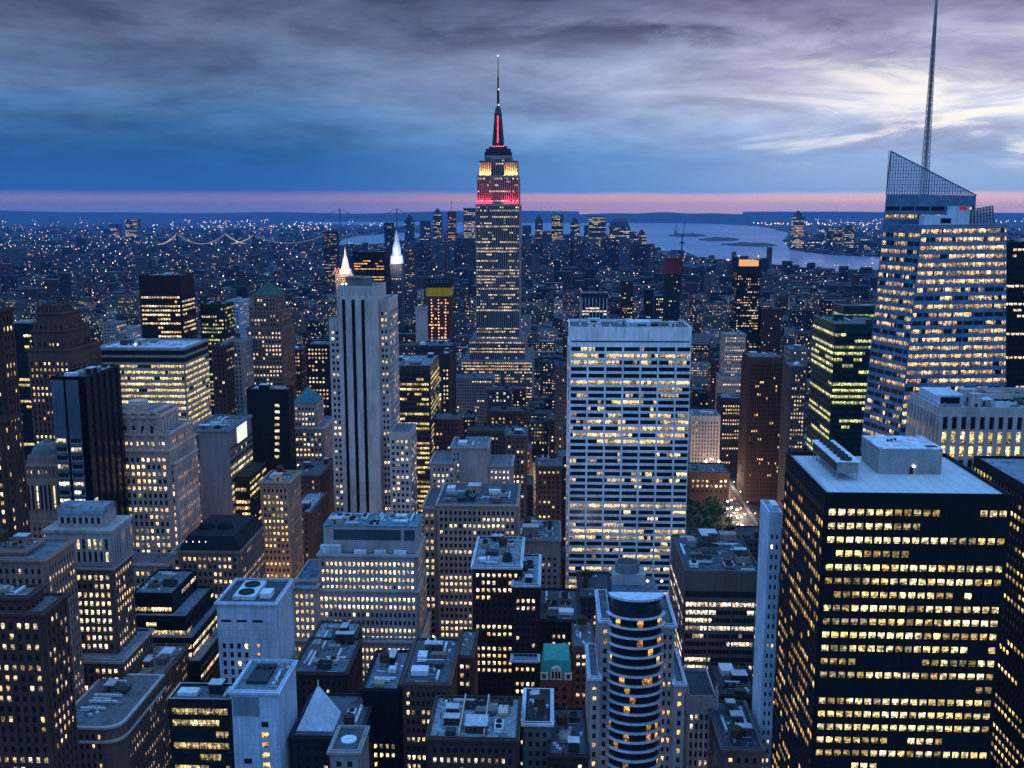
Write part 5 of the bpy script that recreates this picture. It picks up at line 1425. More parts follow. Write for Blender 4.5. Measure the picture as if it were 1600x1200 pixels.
# ================================================================== terrain, water, far shore
import numpy as np
ASPH = roof_mat((.04, .042, .046), .35)
LAND = roof_mat((.016, .02, .024), .5)
gm = MB()
gm.face([(-40000, -600, 0), (40000, -600, 0), (40000, 45000, 0), (-40000, 45000, 0)])
g_ = gm.build('ground', [LAND]); g_['kind'] = 'structure'
wm_ = bpy.data.materials.new("harbour_water"); wm_.use_nodes = True
n = NT(wm_.node_tree)
bs_ = n.node('ShaderNodeBsdfPrincipled')
bs_.inputs['Base Color'].default_value = (.14, .23, .32, 1); bs_.inputs['IOR'].default_value = 1.33
p_ = pos_node(n)
mp_ = n.node('ShaderNodeMapping'); n.l.new(p_, mp_.inputs[0]); mp_.inputs['Scale'].default_value = (.0014, .0004, 1)
n.put(bs_.inputs['Roughness'], n.lin(n.noise(mp_.outputs[0], 1.0, 4, .6), .3, .7, .2, .42))
bn = n.node('ShaderNodeBump'); bn.inputs['Strength'].default_value = .08; bn.inputs['Distance'].default_value = 2.0
mp2 = n.node('ShaderNodeMapping'); n.l.new(p_, mp2.inputs[0]); mp2.inputs['Scale'].default_value = (.02, .008, 1)
n.put(bn.inputs['Height'], n.noise(mp2.outputs[0], 1.0, 4, .6)); n.l.new(bn.outputs[0], bs_.inputs['Normal'])
o_ = n.node('ShaderNodeOutputMaterial'); n.l.new(bs_.outputs[0], o_.inputs[0])
WATER = {
    'harbour_water': [(700, 366), (700, 348), (820, 346), (1000, 347.5), (1100, 349.5), (1160, 352), (1200, 356), (1232, 364), (1224, 378), (1236, 391), (1290, 398), (1372, 402), (1470, 405), (1470, 436), (1372, 430), (1330, 433),
                      (1290, 421), (1240, 418), (1190, 416), (1130, 412), (1092, 402), (1070, 393), (1010, 391), (985, 372), (880, 368)],
    'river_water': [(520, 384), (536, 374), (560, 369), (600, 366), (645, 363), (668, 367), (640, 374), (605, 382), (560, 386)],
    'bay_water': [(470, 349), (500, 345), (560, 342), (640, 343), (690, 348), (640, 353), (560, 351)],
}
WPOLY = {}
for nm, poly in WATER.items():
    pts = [ground(x, y) for x, y in poly]
    WPOLY[nm] = [(p.x, p.y) for p in pts]
    sheet(nm, pts, .5, wm_)
def inside(poly, x, y):
    c = False; j = len(poly) - 1
    for i in range(len(poly)):
        if (poly[i][1] > y) != (poly[j][1] > y) and x < (poly[j][0] - poly[i][0]) * (y - poly[i][1]) / (poly[j][1] - poly[i][1]) + poly[i][0]: c = not c
        j = i
    return c
def wet(x, y): return any(inside(p, x, y) for p in WPOLY.values())
ISL = roof_mat((.03, .055, .05), .5)
def island(poly, h, lab_):
    pts = [ground(x, y) for x, y in poly]
    cx_ = sum(p.x for p in pts) / len(pts); cy_ = sum(p.y for p in pts) / len(pts)
    mb = MB(); P0 = [(p.x, p.y) for p in pts]
    levels = [(1.0, .5), (.98, 3), (.93, h * .7), (.8, h), (.4, h * 1.15)]
    rings = []
    N_ = 40
    def rp(t):
        t = (t % 1) * len(P0); i = int(t); f = t - i
        a, c = P0[i], P0[(i + 1) % len(P0)]
        return (a[0] + (c[0] - a[0]) * f, a[1] + (c[1] - a[1]) * f)
    for s_, z in levels:
        k = len(mb.v); rings.append(k)
        for i in range(N_):
            x, y = rp(i / N_); j = 1 + rng.uniform(-.03, .03)
            mb.v.append((cx_ + (x - cx_) * s_ * j, cy_ + (y - cy_) * s_, z * (1 if z < 4 else rng.uniform(.6, 1.3))))
    for r_ in range(len(rings) - 1):
        for i in range(N_):
            j = (i + 1) % N_
            mb.f.append((rings[r_] + i, rings[r_] + j, rings[r_ + 1] + j, rings[r_ + 1] + i)); mb.m.append(0); mb.g.append(None)
    mb.f.append(tuple(rings[-1] + i for i in range(N_))); mb.m.append(0); mb.g.append(None)
    o = mb.build('island', [ISL]); o['kind'] = 'structure'
island([(1042, 369), (1060, 366.5), (1085, 366), (1106, 369), (1090, 370), (1060, 370.3)], 13, '')
island([(1090, 375), (1115, 371.5), (1140, 372), (1156, 375), (1145, 376.6), (1110, 377)], 12, '')
island([(1124, 382.5), (1155, 380), (1200, 380.5), (1216, 384), (1190, 386), (1150, 384.6)], 9, '')
# statue on its pedestal in the harbour
q = ground(1056, 366.5); mb = MB()
mb.box(q.x - 18, q.x + 18, q.y - 18, q.y + 18, 5, 34)
mb.lathe(q.x, q.y, [(11, 34), (8, 55), (9, 60)], 8)
mb.build('statue_pedestal', [wall_mat((.3, .3, .3))]).name = 'pedestal_tmp'
ped = bpy.data.objects['pedestal_tmp']; ped.name = 'pedestal'
st_e = empty('statue', (q.x, q.y, 0), 'tiny harbour statue on a pedestal standing on the first island', 'statue')
ped.parent = st_e; ped.location = (-q.x, -q.y, 0)
mb = MB(); mb.lathe(q.x, q.y, [(8, 60), (6.5, 75), (5.5, 88), (2.5, 92), (3.2, 96), (2, 100), (.2, 104)], 8); mb.bar((q.x + 4, q.y, 86), (q.x + 8, q.y, 112), 1.6, 0, 6)
mb.build('figure', [wall_mat((.2, .35, .32))], st_e, (q.x, q.y, 0))

# low hills along the horizon
def ridge(name, x0, x1, Y, hfun, depth, mat, seed):
    r = random.Random(seed); N_ = 90
    mb = MB(); k = 0
    ph_ = [r.uniform(0, 6.28) for _ in range(8)]
    for row, (dy_, hs) in enumerate(((0, 0.0), (depth * .25, .6), (depth * .5, 1.0), (depth, .2))):
        for i in range(N_ + 1):
            t = i / N_; x = x0 + (x1 - x0) * t
            h = hfun(t) * (1 + .22 * sum(math.sin(ph_[q] + t * (5 + 7 * q)) / (1 + q * .6) for q in range(6)) / 2.2)
            mb.v.append((x * (1 + dy_ / Y), Y + dy_, max(.0, h) * hs + (.2 if hs == 0 else 1)))
    for row in range(3):
        for i in range(N_):
            a = row * (N_ + 1) + i
            mb.f.append((a, a + 1, a + N_ + 2, a + N_ + 1)); mb.m.append(0); mb.g.append(None)
    o = mb.build(name, [mat]); o['kind'] = 'structure'
HILL = roof_mat((.03, .05, .06), .4)
def hx(px, Y): return (px - 858) / 1600 * Y
ridge('hills', hx(-500, 24000), hx(900, 24000), 24000, lambda t: 235, 3000, HILL, 3)
ridge('hills', hx(800, 22000), hx(1250, 22000), 22000, lambda t: 215 * math.sin(math.pi * min(1, t * 1.05 + .02)) ** .5, 2500, HILL, 5)
ridge('hills', hx(1150, 27000), hx(2200, 27000), 27000, lambda t: 200, 3000, HILL, 8)

# ================================================================== the avenue, the park
def slab(name, x0, x1, y0, y1, z, mat):
    mb = MB(); mb.box(x0, x1, y0, y1, 0 if z > .1 else z - .003, z, 0, 'B'); o = mb.build(name, [mat]); o['kind'] = 'structure'; return o
AX0, AX1 = 152.0, 176.0
sheet('road', [(AX0 + 3, 380, 0), (AX1 - 3, 380, 0), (AX1 - 3, 2400, 0), (AX0 + 3, 2400, 0)], .02, ASPH)
PAVE = roof_mat((.2, .2, .21), .3)
for x0_, x1_ in ((AX0, AX0 + 3), (AX1 - 3, AX1)):
    slab('pavement', x0_, x1_, 380, 2400, .14, PAVE)
mk = MB()
for k in range(150):
    for x in (AX0 + 8, AX0 + 12, AX0 + 16): mk.face([(x - .08, 500 + k * 9, .028), (x + .08, 500 + k * 9, .028), (x + .08, 503 + k * 9, .028), (x - .08, 503 + k * 9, .028)])
o = mk.build('lane_markings', [wall_mat((.7, .7, .68))]); o['kind'] = 'structure'
sheet('road', [(-152, 380, 0), (-137, 380, 0), (-137, 2400, 0), (-152, 2400, 0)], .02, ASPH)
for k in range(14): sheet('road', [(-700, 443 + k * 80, 0), (800, 443 + k * 80, 0), (800, 455 + k * 80, 0), (-700, 455 + k * 80, 0)], .012, ASPH)
sheet('lawn', [(92, 770, 0), (AX0 - 2, 770, 0), (AX0 - 2, 886, 0), (92, 886, 0)], .03, roof_mat((.03, .05, .025)))
VIS.append((1072, 1190, 838, 905)); VIS.append((1120, 1190, 800, 1100)); VIS.append((1118, 1165, 742, 1300))
FOOT.append((90, AX1 + 1, 768, 890, 'park')); FOOT.append((AX0 - .5, AX1 + .5, 300, 2400, 'avenue')); FOOT.append((-154, -136, 380, 900, 'avenue'))

def leafmat():
    m = bpy.data.materials.new("leaves"); m.use_nodes = True
    n = NT(m.node_tree); p = pos_node(n)
    v = n.noise(p, .9, 3, .6)
    c = n.ramp(v, [(.3, (.018, .035, .012)), (.55, (.035, .065, .02)), (.75, (.07, .10, .03))])
    b_ = n.node('ShaderNodeBsdfPrincipled'); n.put(b_.inputs['Base Color'], c); b_.inputs['Roughness'].default_value = .7
    o_ = n.node('ShaderNodeOutputMaterial'); n.l.new(b_.outputs[0], o_.inputs[0]); return m
LEAF = leafmat(); BARK = wall_mat((.06, .045, .035))
def crown_mesh(seed, R_=4.6, H_=12.0, cnt=420):
    r = random.Random(seed); mb = MB()
    cl = [(r.uniform(-.6, .6) * R_, r.uniform(-.6, .6) * R_, H_ * r.uniform(.5, .9), R_ * r.uniform(.35, .6)) for _ in range(11)]
    for i in range(cnt):
        c = cl[i % len(cl)]
        d = Vector((r.gauss(0, 1), r.gauss(0, 1), r.gauss(0, 1))).normalized() * c[3] * (.55 + .5 * r.random())
        p = Vector(c[:3]) + Vector((d.x, d.y, d.z * .8))
        a = Vector((r.gauss(0, 1), r.gauss(0, 1), r.gauss(0, .6))).normalized(); b_ = a.orthogonal().normalized(); s_ = r.uniform(.4, .8)
        q = a.cross(b_)
        mb.face([p - b_ * s_, p - q * s_ * .6, p + b_ * s_, p + q * s_ * .6])
    return mb.mesh('crown', [LEAF])
def trunk_mesh(seed, H_=12.0):
    r = random.Random(seed); mb = MB()
    mb.lathe(0, 0, [(.32, 0), (.24, H_ * .35), (.12, H_ * .7)], 7)
    for k in range(6):
        an = k * 1.05 + r.random(); mb.bar((0, 0, H_ * (.28 + .05 * k)), (2.6 * math.cos(an), 2.6 * math.sin(an), H_ * (.55 + .05 * k)), .09)
    return mb.mesh('trunk', [BARK])
CR = [crown_mesh(i) for i in range(4)]; TRK = [trunk_mesh(i) for i in range(4)]
k = 0
tree_spots = []
for iy in range(6):
    for ix in range(7):
        x = 96 + ix * 8.2 + rng.uniform(-1.6, 1.6); y = 784 + iy * 17 + rng.uniform(-4, 4)
        tree_spots.append((x, y))
for i, (x, y) in enumerate(tree_spots):
    e = empty('park_tree', (x, y, 0), 'dark leafy plane tree in the park block beside the lit avenue', 'tree', 'trees massed in the park block')
    s_ = rng.uniform(.85, 1.2); e.scale = (s_, s_, s_ * rng.uniform(.9, 1.15)); e.rotation_euler = (0, 0, rng.uniform(0, 6.28))
    for nm, me in (('crown', CR[i % 4]), ('trunk', TRK[(i + 1) % 4])):
        o = bpy.data.objects.new(nm, me); o.parent = e; COL.objects.link(o)
for b_, t_ in PLANT_AT:
    for k in range(9):
        x_ = t_[0] + 2 + (t_[1] - t_[0] - 4) * (k + .5) / 9
        mbp = MB(); mbp.box(x_ - 1.2, x_ + 1.2, t_[3] - 3.0, t_[3] - 1.4, t_[4] + .003, t_[4] + .6)
        pl_ = mbp.build('planter', [wall_mat((.2, .17, .15))], b_.obj, b_.base)
        o = bpy.data.objects.new('shrub', CR[k % 4]); o.parent = pl_; o.location = (x_ - b_.base[0], t_[3] - 2.2 - b_.base[1], t_[4] - .8); o.scale = (.24, .22, .22); COL.objects.link(o)
    mbp = MB()
    for fx in (.34, .62): mbp.box(t_[0] + (t_[1] - t_[0]) * fx, t_[0] + (t_[1] - t_[0]) * fx + .5, t_[2] + 1, t_[3] - 1, t_[4] + .003, t_[4] + 2.2)
    mbp.build('dividing_wall', [wall_mat((.4, .42, .45))], b_.obj, b_.base)
LAMPW = glow_mat((1, .78, .5), 9.0)
def lamp_meshes():
    a = MB(); a.lathe(0, 0, [(.14, 0), (.09, 8.5)], 6); a.bar((0, 0, 8.4), (1.8, 0, 8.9), .07)
    c = MB(); c.octa((1.9, 0, 8.75), .55, (1, 1, 1))
    return a.mesh('pole', [wall_mat((.1, .1, .11))]), c.mesh('lamp_head', [LAMPW])
LP, LH = lamp_meshes()
for i in range(22):
    y = 770 + (i // 2) * 34; sd = i % 2
    e = empty('street_lamp', (AX0 + 1.5 if not sd else AX1 - 1.5, y, .14), 'tall lit street lamp on the %s kerb of the avenue beside the park' % ('park side' if not sd else 'far side'), 'street lamp', 'street lamps on the %s kerb' % ('park side' if not sd else 'far side'))
    e.rotation_euler = (0, 0, 0 if not sd else math.pi)
    for nm, me in (('pole', LP), ('lamp_head', LH)):
        o = bpy.data.objects.new(nm, me); o.parent = e; COL.objects.link(o)
for i in range(5):
    ld = bpy.data.lights.new('street_light', 'POINT'); ld.energy = 60000; ld.color = (1, .74, .5); ld.shadow_soft_size = 1.0
    o = bpy.data.objects.new('street_light', ld); o.location = (164, 790 + i * 80, 11); COL.objects.link(o)
for (x, y) in ((105, 765), (128, 763)):
    ld = bpy.data.lights.new('street_light', 'POINT'); ld.energy = 9000; ld.color = (1, .72, .45); ld.shadow_soft_size = .5
    o = bpy.data.objects.new('street_light', ld); o.location = (x, y, 9); COL.objects.link(o)
for k in range(12):
    for x in (-330, -145, 0, 60):
        if rng.random() < .25: continue
        ld = bpy.data.lights.new('street_light', 'POINT'); ld.energy = rng.uniform(20000, 50000); ld.color = (1, .68, .4); ld.shadow_soft_size = .8
        o = bpy.data.objects.new('street_light', ld); o.location = (x + rng.uniform(-30, 30), 449 + k * 80 - 80, rng.uniform(9, 16)); COL.objects.link(o)
# cars
def car_parts():
    body = MB()
    prof = [(-2.2, .35), (-2.25, .75), (-1.5, .95), (-.9, 1.42), (.7, 1.45), (1.4, .98), (2.15, .85), (2.2, .35)]
    for i in range(len(prof) - 1):
        (y0_, z0_), (y1_, z1_) = prof[i], prof[i + 1]
        body.face([(-.88, y0_, z0_), (.88, y0_, z0_), (.88, y1_, z1_), (-.88, y1_, z1_)][::-1])
    for x in (-.88, .88): body.face([(x, y, z) for y, z in prof])
    wh = MB(); 
    for x in (-.8, .8):
        for y in (-1.4, 1.35): wh.bar((x - .12, y, .33), (x + .12, y, .33), .33, 0, 10)
    hl = MB(); hl.octa((-.62, -2.28, .62), .26, (1, 1, 1)); hl.octa((.62, -2.28, .62), .26, (1, 1, 1))
    tl = MB(); tl.octa((-.65, -2.28, .7), .2, (1, 1, 1)); tl.octa((.65, -2.28, .7), .2, (1, 1, 1))
    return body, wh, hl, tl
cb, cw_, chl, ctl = car_parts()
CM = {c: cb.mesh('body', [wall_mat(v, .35, spec=.6)]) for c, v in (('yellow', (.55, .33, .02)), ('black', (.02, .02, .025)), ('silver', (.4, .41, .43)), ('white', (.6, .6, .6)))}
CW = cw_.mesh('wheels', [wall_mat((.02, .02, .02))])
HLM = chl.mesh('headlights', [glow_mat((1, .9, .75), 60.0)]); TLM = ctl.mesh('taillights', [glow_mat((1, .06, .04), 20.0)])
cars = [(AX0 + 4.6 + (i % 4) * 4.0, 748 + (i // 4) * 26 + (i * 37 % 11), ('yellow', 'black', 'silver', 'yellow', 'white')[i % 5], i % 4 < 3) for i in range(44)]
for x, y, c, facing in cars:
    e = empty('car', (x, y, .02), '%s car with lit %s on the avenue beside the park' % (c, 'headlights' if facing else 'tail lights'), 'car', '%s cars showing %s' % (c, 'headlights' if facing else 'tail lights'))
    for nm, me in (('body', CM[c]), ('wheels', CW), ('headlights', HLM) if facing else ('taillights', TLM)):
        o = bpy.data.objects.new(nm, me); o.parent = e; COL.objects.link(o)

# ================================================================== low blocks between the towers
WALLC = [('brown', (.11, .085, .075)), ('red brick', (.13, .07, .06)), ('grey', (.14, .145, .155)), ('tan', (.2, .17, .14)), ('dark', (.05, .05, .06)), ('pale', (.28, .29, .31)), ('blue grey', (.12, .14, .17))]
ROOFC = [(.06, .07, .08), (.11, .13, .14), (.035, .04, .045), (.24, .27, .29), (.05, .07, .08)]
FM = [wall_mat(c) for _, c in WALLC] + [roof_mat(c) for c in ROOFC] + [window_mat(), wall_mat((.1, .08, .07)), attr_glow_mat()]
NWL = len(WALLC); WI = NWL + len(ROOFC)
AVX = [-980, -800, -620, -460, -300, -136, 152, 420, 700, 980]
fr = random.Random(21)
LOTS = []
def clear(x0, x1, y0, y1):
    for f in FOOT:
        if x0 < f[1] + .8 and x1 > f[0] - .8 and y0 < f[3] + .8 and y1 > f[2] - .8: return False
    return True
def zcap(x0, x1, y0, y1):
    zc_ = 999
    p0 = proj((x0, y0, 20)); p1 = proj((x1, y0, 20))
    if not p0: return 0
    a, c = p0[0], p1[0]
    for xl, xr, vb, D_ in VIS:
        if D_ > y0 + 2 and c > xl and a < xr:
            zc_ = min(zc_, at((a + c) / 2, vb, y1).z if False else at((a + c) / 2, vb, y0).z)
    return zc_
y = 300
while y < 2700:
    for half in (0, 1):
        y0 = y + half * 31; dep = 29.4
        half_w = y0 * .62 + 60
        x = -half_w + fr.uniform(0, 10)
        while x < half_w:
            wd = fr.choice([12, 16, 20, 24, 30, 38]) * (1 if y0 < 1300 else 1.25)
            x1 = x + wd - .25
            hit = [a for a in AVX if x < a + 24 and x1 > a]
            if hit:
                x = hit[0] + 24.5; continue
            d = fr.uniform(.72, 1) * dep
            ya = y0 if half == 0 else y0 + (dep - d); yb = ya + d
            p = proj(((x + x1) / 2, ya, 20))
            if p and -80 < p[0] < 1680 and clear(x, x1, ya, yb):
                h = max(10, fr.lognormvariate(3.45, .42))
                if fr.random() < .05: h *= fr.uniform(1.5, 2.4)
                h = min(h, 118)
                if y0 > 1500: h = min(h * .8, 75)
                h = min(h, zcap(x, x1, ya, yb) - 3)
                if h > 5: LOTS.append([x, x1, ya, yb, h])
            x += wd + (fr.uniform(2, 10) if fr.random() < .15 else 0)
    y += 80
# coarse visibility: which of these the photo can show
GW, GH, CS = 270, 200, 6.0
dep_ = np.full((GH, GW), 1e9); own = np.full((GH, GW), -1, int)
def splat(bx, idx):
    X0, X1, Y0, Y1, zt_ = bx
    P_ = [proj((X0, Y0, zt_)), proj((X1, Y0, zt_)), proj((X0, Y1, zt_)), proj((X1, Y1, zt_)), proj((X0, Y0, 0)), proj((X1, Y0, 0))]
    if any(p is None for p in P_): return
    def rect(xa, xb, ya, yb, d):
        i0, i1 = max(0, int(round((xa + 10) / CS))), min(GW, int(round((xb + 10) / CS)) or 1); j0, j1 = max(0, int(round(ya / CS))), min(GH, int(round(yb / CS)))
        if i1 <= i0: i1 = i0 + 1
        if j1 <= j0: j1 = j0 + 1
        s_ = (slice(j0, j1), slice(i0, i1)); m_ = dep_[s_] > d
        dep_[s_][m_] = d; own[s_][m_] = idx
    rect(P_[0][0], P_[1][0], P_[0][1], min(P_[4][1], 1200), P_[0][2])
    rect(min(P_[0][0], P_[2][0]), max(P_[1][0], P_[3][0]), P_[2][1], P_[0][1], P_[2][2])
for b in BLDS:
    for X0, X1, Y0, Y1, z0_, z1_ in b.boxes: splat((X0, X1, Y0, Y1, z1_), -2)
for i, l in enumerate(LOTS): splat(l, i)
cnt = np.bincount(own[own >= 0].ravel(), minlength=len(LOTS))
order = sorted(range(len(LOTS)), key=lambda i: -cnt[i])
single = [i for i in order[:300] if cnt[i] >= 2]
sset = set(single)
def lot_mesh(mb, l, r, detail, wi, ri, lit):
    X0, X1, Y0, Y1, h = l
    ph_ = .9
    cop = 5 if r.random() < .3 else wi
    mb.box(X0, X1, Y0, Y1, 0, h + ph_, wi, 'TB')
    t_ = .4
    o4 = [(X0, Y0), (X1, Y0), (X1, Y1), (X0, Y1)]; n4 = [(X0 + t_, Y0 + t_), (X1 - t_, Y0 + t_), (X1 - t_, Y1 - t_), (X0 + t_, Y1 - t_)]
    for i in range(4):
        j = (i + 1) % 4
        mb.face([(*o4[i], h + ph_), (*o4[j], h + ph_), (*n4[j], h + ph_), (*n4[i], h + ph_)], cop)
        mb.face([(*n4[i], h + ph_), (*n4[j], h + ph_), (*n4[j], h), (*n4[i], h)], wi)
    mb.face([(*p, h) for p in n4], NWL + ri)
    for k in range(r.choice([1, 2, 2, 3])):
        w_ = r.uniform(2.5, 5.5); l_ = r.uniform(2.5, 5.5)
        if X1 - X0 < w_ + 4 or Y1 - Y0 < l_ + 4: continue
        x_ = r.uniform(X0 + 1.5, X1 - 1.5 - w_); y_ = r.uniform(Y0 + 1.5, Y1 - 1.5 - l_)
        mb.box(x_, x_ + w_, y_, y_ + l_, h + .003 + k * .002, h + r.uniform(1.5, 4.2), r.choice([wi, r.randrange(NWL), NWL + r.randrange(5)]), 'B')
    if r.random() < .3 and X1 - X0 > 9:
        cx_ = r.uniform(X0 + 3, X1 - 3); cy_ = r.uniform(Y0 + 3, Y1 - 3)
        for ax in (-1.1, 1.1):
            for ay in (-1.1, 1.1): mb.bar((cx_ + ax, cy_ + ay, h), (cx_ + ax, cy_ + ay, h + 4.2), .14, WI + 1)
        mb.lathe(cx_, cy_, [(.1, h + 4.2), (1.7, h + 4.2), (1.65, h + 7.2), (1.75, h + 7.2), (.05, h + 8.6)], 9, WI + 1)
    fh = 3.5; bay = r.choice([2.6, 3.0, 3.4]); ww = bay * .42; wh = 1.75
    nr = int((h - 2) / fh); pal = r.choice(['warm', 'cream', 'cream', 'white', 'mixed'])
    faces = [((X0, Y0), (1, 0), X1 - X0)]
    if X0 > 20: faces.append(((X0, Y1), (0, -1), Y1 - Y0))
    if X1 < -20: faces.append(((X1, Y0), (0, 1), Y1 - Y0))
    for (ox, oy), (ux, uy), W_ in faces:
        nc = max(1, int((W_ - 1.2) / bay)); off = (W_ - nc * bay) / 2
        nx, ny = uy, -ux
        for i in range(nr):
            pr = lit * r.choice([.3, .8, 1.0, 1.6])
            z0_ = h - 1.2 - (i + 1) * fh + .9
            for j in range(nc):
                on = r.random() < pr
                if not on and not detail: continue
                s0_ = off + j * bay + (bay - ww) / 2
                x0_ = ox + ux * s0_ + nx * .05; y0_ = oy + uy * s0_ + ny * .05
                g = glow_value(St(pal=pal, power=1.2, dim=.35), r) if on else (0, 0, 0)
                mb.face([(x0_, y0_, z0_), (x0_ + ux * ww, y0_ + uy * ww, z0_), (x0_ + ux * ww, y0_ + uy * ww, z0_ + wh), (x0_, y0_, z0_ + wh)], WI, g)
ANCH = [('the striped tower', 560, 650), ('the white grid slab', 985, 720), ('the red topped skyscraper', 778, 520), ('the black office block', 1400, 950), ('the glass spire tower', 1450, 480),
        ('the white deco tower', 210, 760), ('the yellow ribbon block', 235, 640), ('the round balconied tower', 990, 1040), ('the stepped office building', 560, 910), ('the tan stone building', 735, 880),
        ('the pale green lit tower', 1310, 600), ('the ribbed brown tower', 1197, 650), ('the copper capped tower', 412, 530), ('the rust brown tower', 248, 480), ('the red mesh tower', 1052, 450),
        ('the amber crowned tower', 1170, 460), ('the yellow netted tower', 685, 480), ('the park', 1115, 815), ('the arcaded tower', 130, 930), ('the golden pyramid', 538, 410), ('the brown gothic tower', 75, 570),
        ('the turquoise mansard house', 868, 1045), ('the thin white slab', 1205, 960), ('the plain black slab', 418, 660)]
ORD = ['nearest', 'second', 'third', 'fourth', 'fifth', 'sixth', 'seventh', 'eighth', 'ninth', 'tenth', 'eleventh', 'twelfth', 'thirteenth', 'fourteenth', 'fifteenth', 'sixteenth', 'seventeenth', 'eighteenth']
bucket = {}
info = {}
for i in single:
    l = LOTS[i]; p = proj(((l[0] + l[1]) / 2, l[2], l[4]))
    a = min(ANCH, key=lambda a_: (a_[1] - p[0]) ** 2 + (a_[2] - p[1]) ** 2)
    dx_, dy_ = p[0] - a[1], p[1] - a[2]
    rel = ('right of' if dx_ > 0 else 'left of') if abs(dx_) > abs(dy_) else ('in front of' if dy_ > 0 else 'behind')
    wi = fr.randrange(NWL); ri = fr.randrange(5); lit = fr.choice([.08, .16, .26, .45])
    info[i] = (a[0], rel, wi, ri, lit)
    bucket.setdefault((a[0], rel, wi), []).append((dx_ * dx_ + dy_ * dy_, i))
LAB = {}
for (an, rel, wi), lst in bucket.items():
    lst.sort()
    for k, (_, i) in enumerate(lst):
        word = WALLC[wi][0]; hgt = 'tall' if LOTS[i][4] > 55 else 'low'
        od = '' if len(lst) == 1 else ', ' + ORD[min(k, 17)] + (' one' if k == 0 else ' one')
        LAB[i] = '%s %s flat roofed block %s %s%s' % (hgt, word, rel, an, od)
rest = MB()
for i, l in enumerate(LOTS):
    r = random.Random(1000 + i)
    if i in sset:
        _, _, wi, ri, lit = info[i]
        mb = MB(); lot_mesh(mb, l, r, l[2] < 1300, wi, ri, lit)
        base = ((l[0] + l[1]) / 2, (l[2] + l[3]) / 2, 0)
        o = mb.build('lowrise_building', FM, None, base)
        tag(o, LAB[i], 'building', 'low flat roofed buildings in the blocks between the towers')
    elif cnt[i] >= 1 or l[2] > 900:
        lot_mesh(rest, l, r, False, r.randrange(NWL), r.randrange(5), r.choice([.04, .1, .16, .3]))
o = rest.build('distant_rooftops', FM)
tag(o, 'mass of small dark roofs and lit windows filling the blocks southward', 'rooftops', None, 'stuff')

# ================================================================== city out to the horizon
far = MB(); lights = MB()
LC = [(1, .78, .5), (1, .66, .36), (1, .86, .66), (1, .5, .25), (.9, .95, 1), (1, .62, .5)]
def lamp(x, y, z, px_, k):
    c = fr.choice(LC)
    if fr.random() < .03: c = (1, .15, .1)
    if fr.random() < .02: c = (.3, 1, .6)
    lights.octa((x, y, z), y / 1024 * px_, (c[0] * k, c[1] * k, c[2] * k))
nfar = 0
while nfar < 7500:
    t = fr.random(); Y = 1 / (1 / 2600 + (1 / 15000 - 1 / 2600) * t)
    X_ = fr.uniform(-.66, .62) * Y
    if wet(X_, Y) : continue
    sc = 1 + (Y - 2600) / 6000
    w_ = fr.uniform(14, 42) * sc; d = fr.uniform(14, 30) * sc; h = fr.lognormvariate(2.9, .45)
    if X_ > -.1 * Y and Y < 5200 and X_ < .14 * Y: h *= 1.25
    if fr.random() < .06: h *= fr.uniform(1.6, 3.0); w_ *= .7
    h = min(h, 95)
    if wet(X_ - w_, Y) or wet(X_ + w_, Y) or wet(X_, Y + 150) or wet(X_, Y - 60): h = min(h, 12)
    wi = fr.choice([0, 1, 2, 4, 4, 6])
    far.box(X_ - w_ / 2, X_ + w_ / 2, Y, Y + d, 0, h, wi, 'TBS')
    far.face([(X_ - w_ / 2, Y, h), (X_ + w_ / 2, Y, h), (X_ + w_ / 2, Y + d, h), (X_ - w_ / 2, Y + d, h)], NWL + fr.choice([0, 1, 2, 3, 4, 1]))
    for _ in range(fr.choice([0, 0, 1, 1, 2, 3, 5]) if Y < 6000 else fr.choice([0, 0, 0, 1, 1, 2])):
        ww = Y / 1024 * fr.uniform(.35, .8); hh = Y / 1024 * fr.uniform(.35, .6)
        xx = X_ + fr.uniform(-.45, .45) * w_; zz_ = fr.uniform(.3, .95) * h
        g = glow_value(St(pal=fr.choice(['warm', 'cream', 'mixed', 'white']), power=.8, dim=.4), fr)
        far.face([(xx - ww / 2, Y - .4, zz_), (xx + ww / 2, Y - .4, zz_), (xx + ww / 2, Y - .4, zz_ + hh), (xx - ww / 2, Y - .4, zz_ + hh)], WI, g)
    nfar += 1
for _ in range(2600):
    t = fr.random() ** 1.25; Y = 1 / (1 / 1500 + (1 / 21000 - 1 / 1500) * t)
    X_ = fr.uniform(-.66, .6) * Y
    if wet(X_, Y): continue
    if X_ > -.05 * Y and fr.random() < .45: continue
    lamp(X_, Y, fr.uniform(24, 60), fr.uniform(.32, .76), fr.choice([.3, .5, .9, 1.6, 4.0]))
# avenues and cross streets drawn out by their lamps
for ax in (-1500, -1180, -880, -620, -380, -145, 420, 700, 980, 1260):
    yy = 1500
    while yy < 9000:
        if not wet(ax, yy) and fr.random() < .8: lamp(ax + fr.uniform(-6, 6), yy, fr.uniform(9, 24), fr.uniform(.26, .44), fr.uniform(.5, 1.6))
        yy += fr.uniform(40, 80) * (1 + yy / 5000)
for k in range(26):
    cy0 = 1 / (1 / 2200 + (1 / 11000 - 1 / 2200) * fr.random()); cx0 = fr.uniform(-.6, .5) * cy0
    for _ in range(fr.randrange(10, 34)):
        x_, y_ = cx0 + fr.gauss(0, .05) * cy0, cy0 + fr.gauss(0, .05) * cy0
        if y_ > 1500 and not wet(x_, y_): lamp(x_, y_, fr.uniform(14, 40), fr.uniform(.28, .6), fr.choice([.5, 1, 2, 3]))
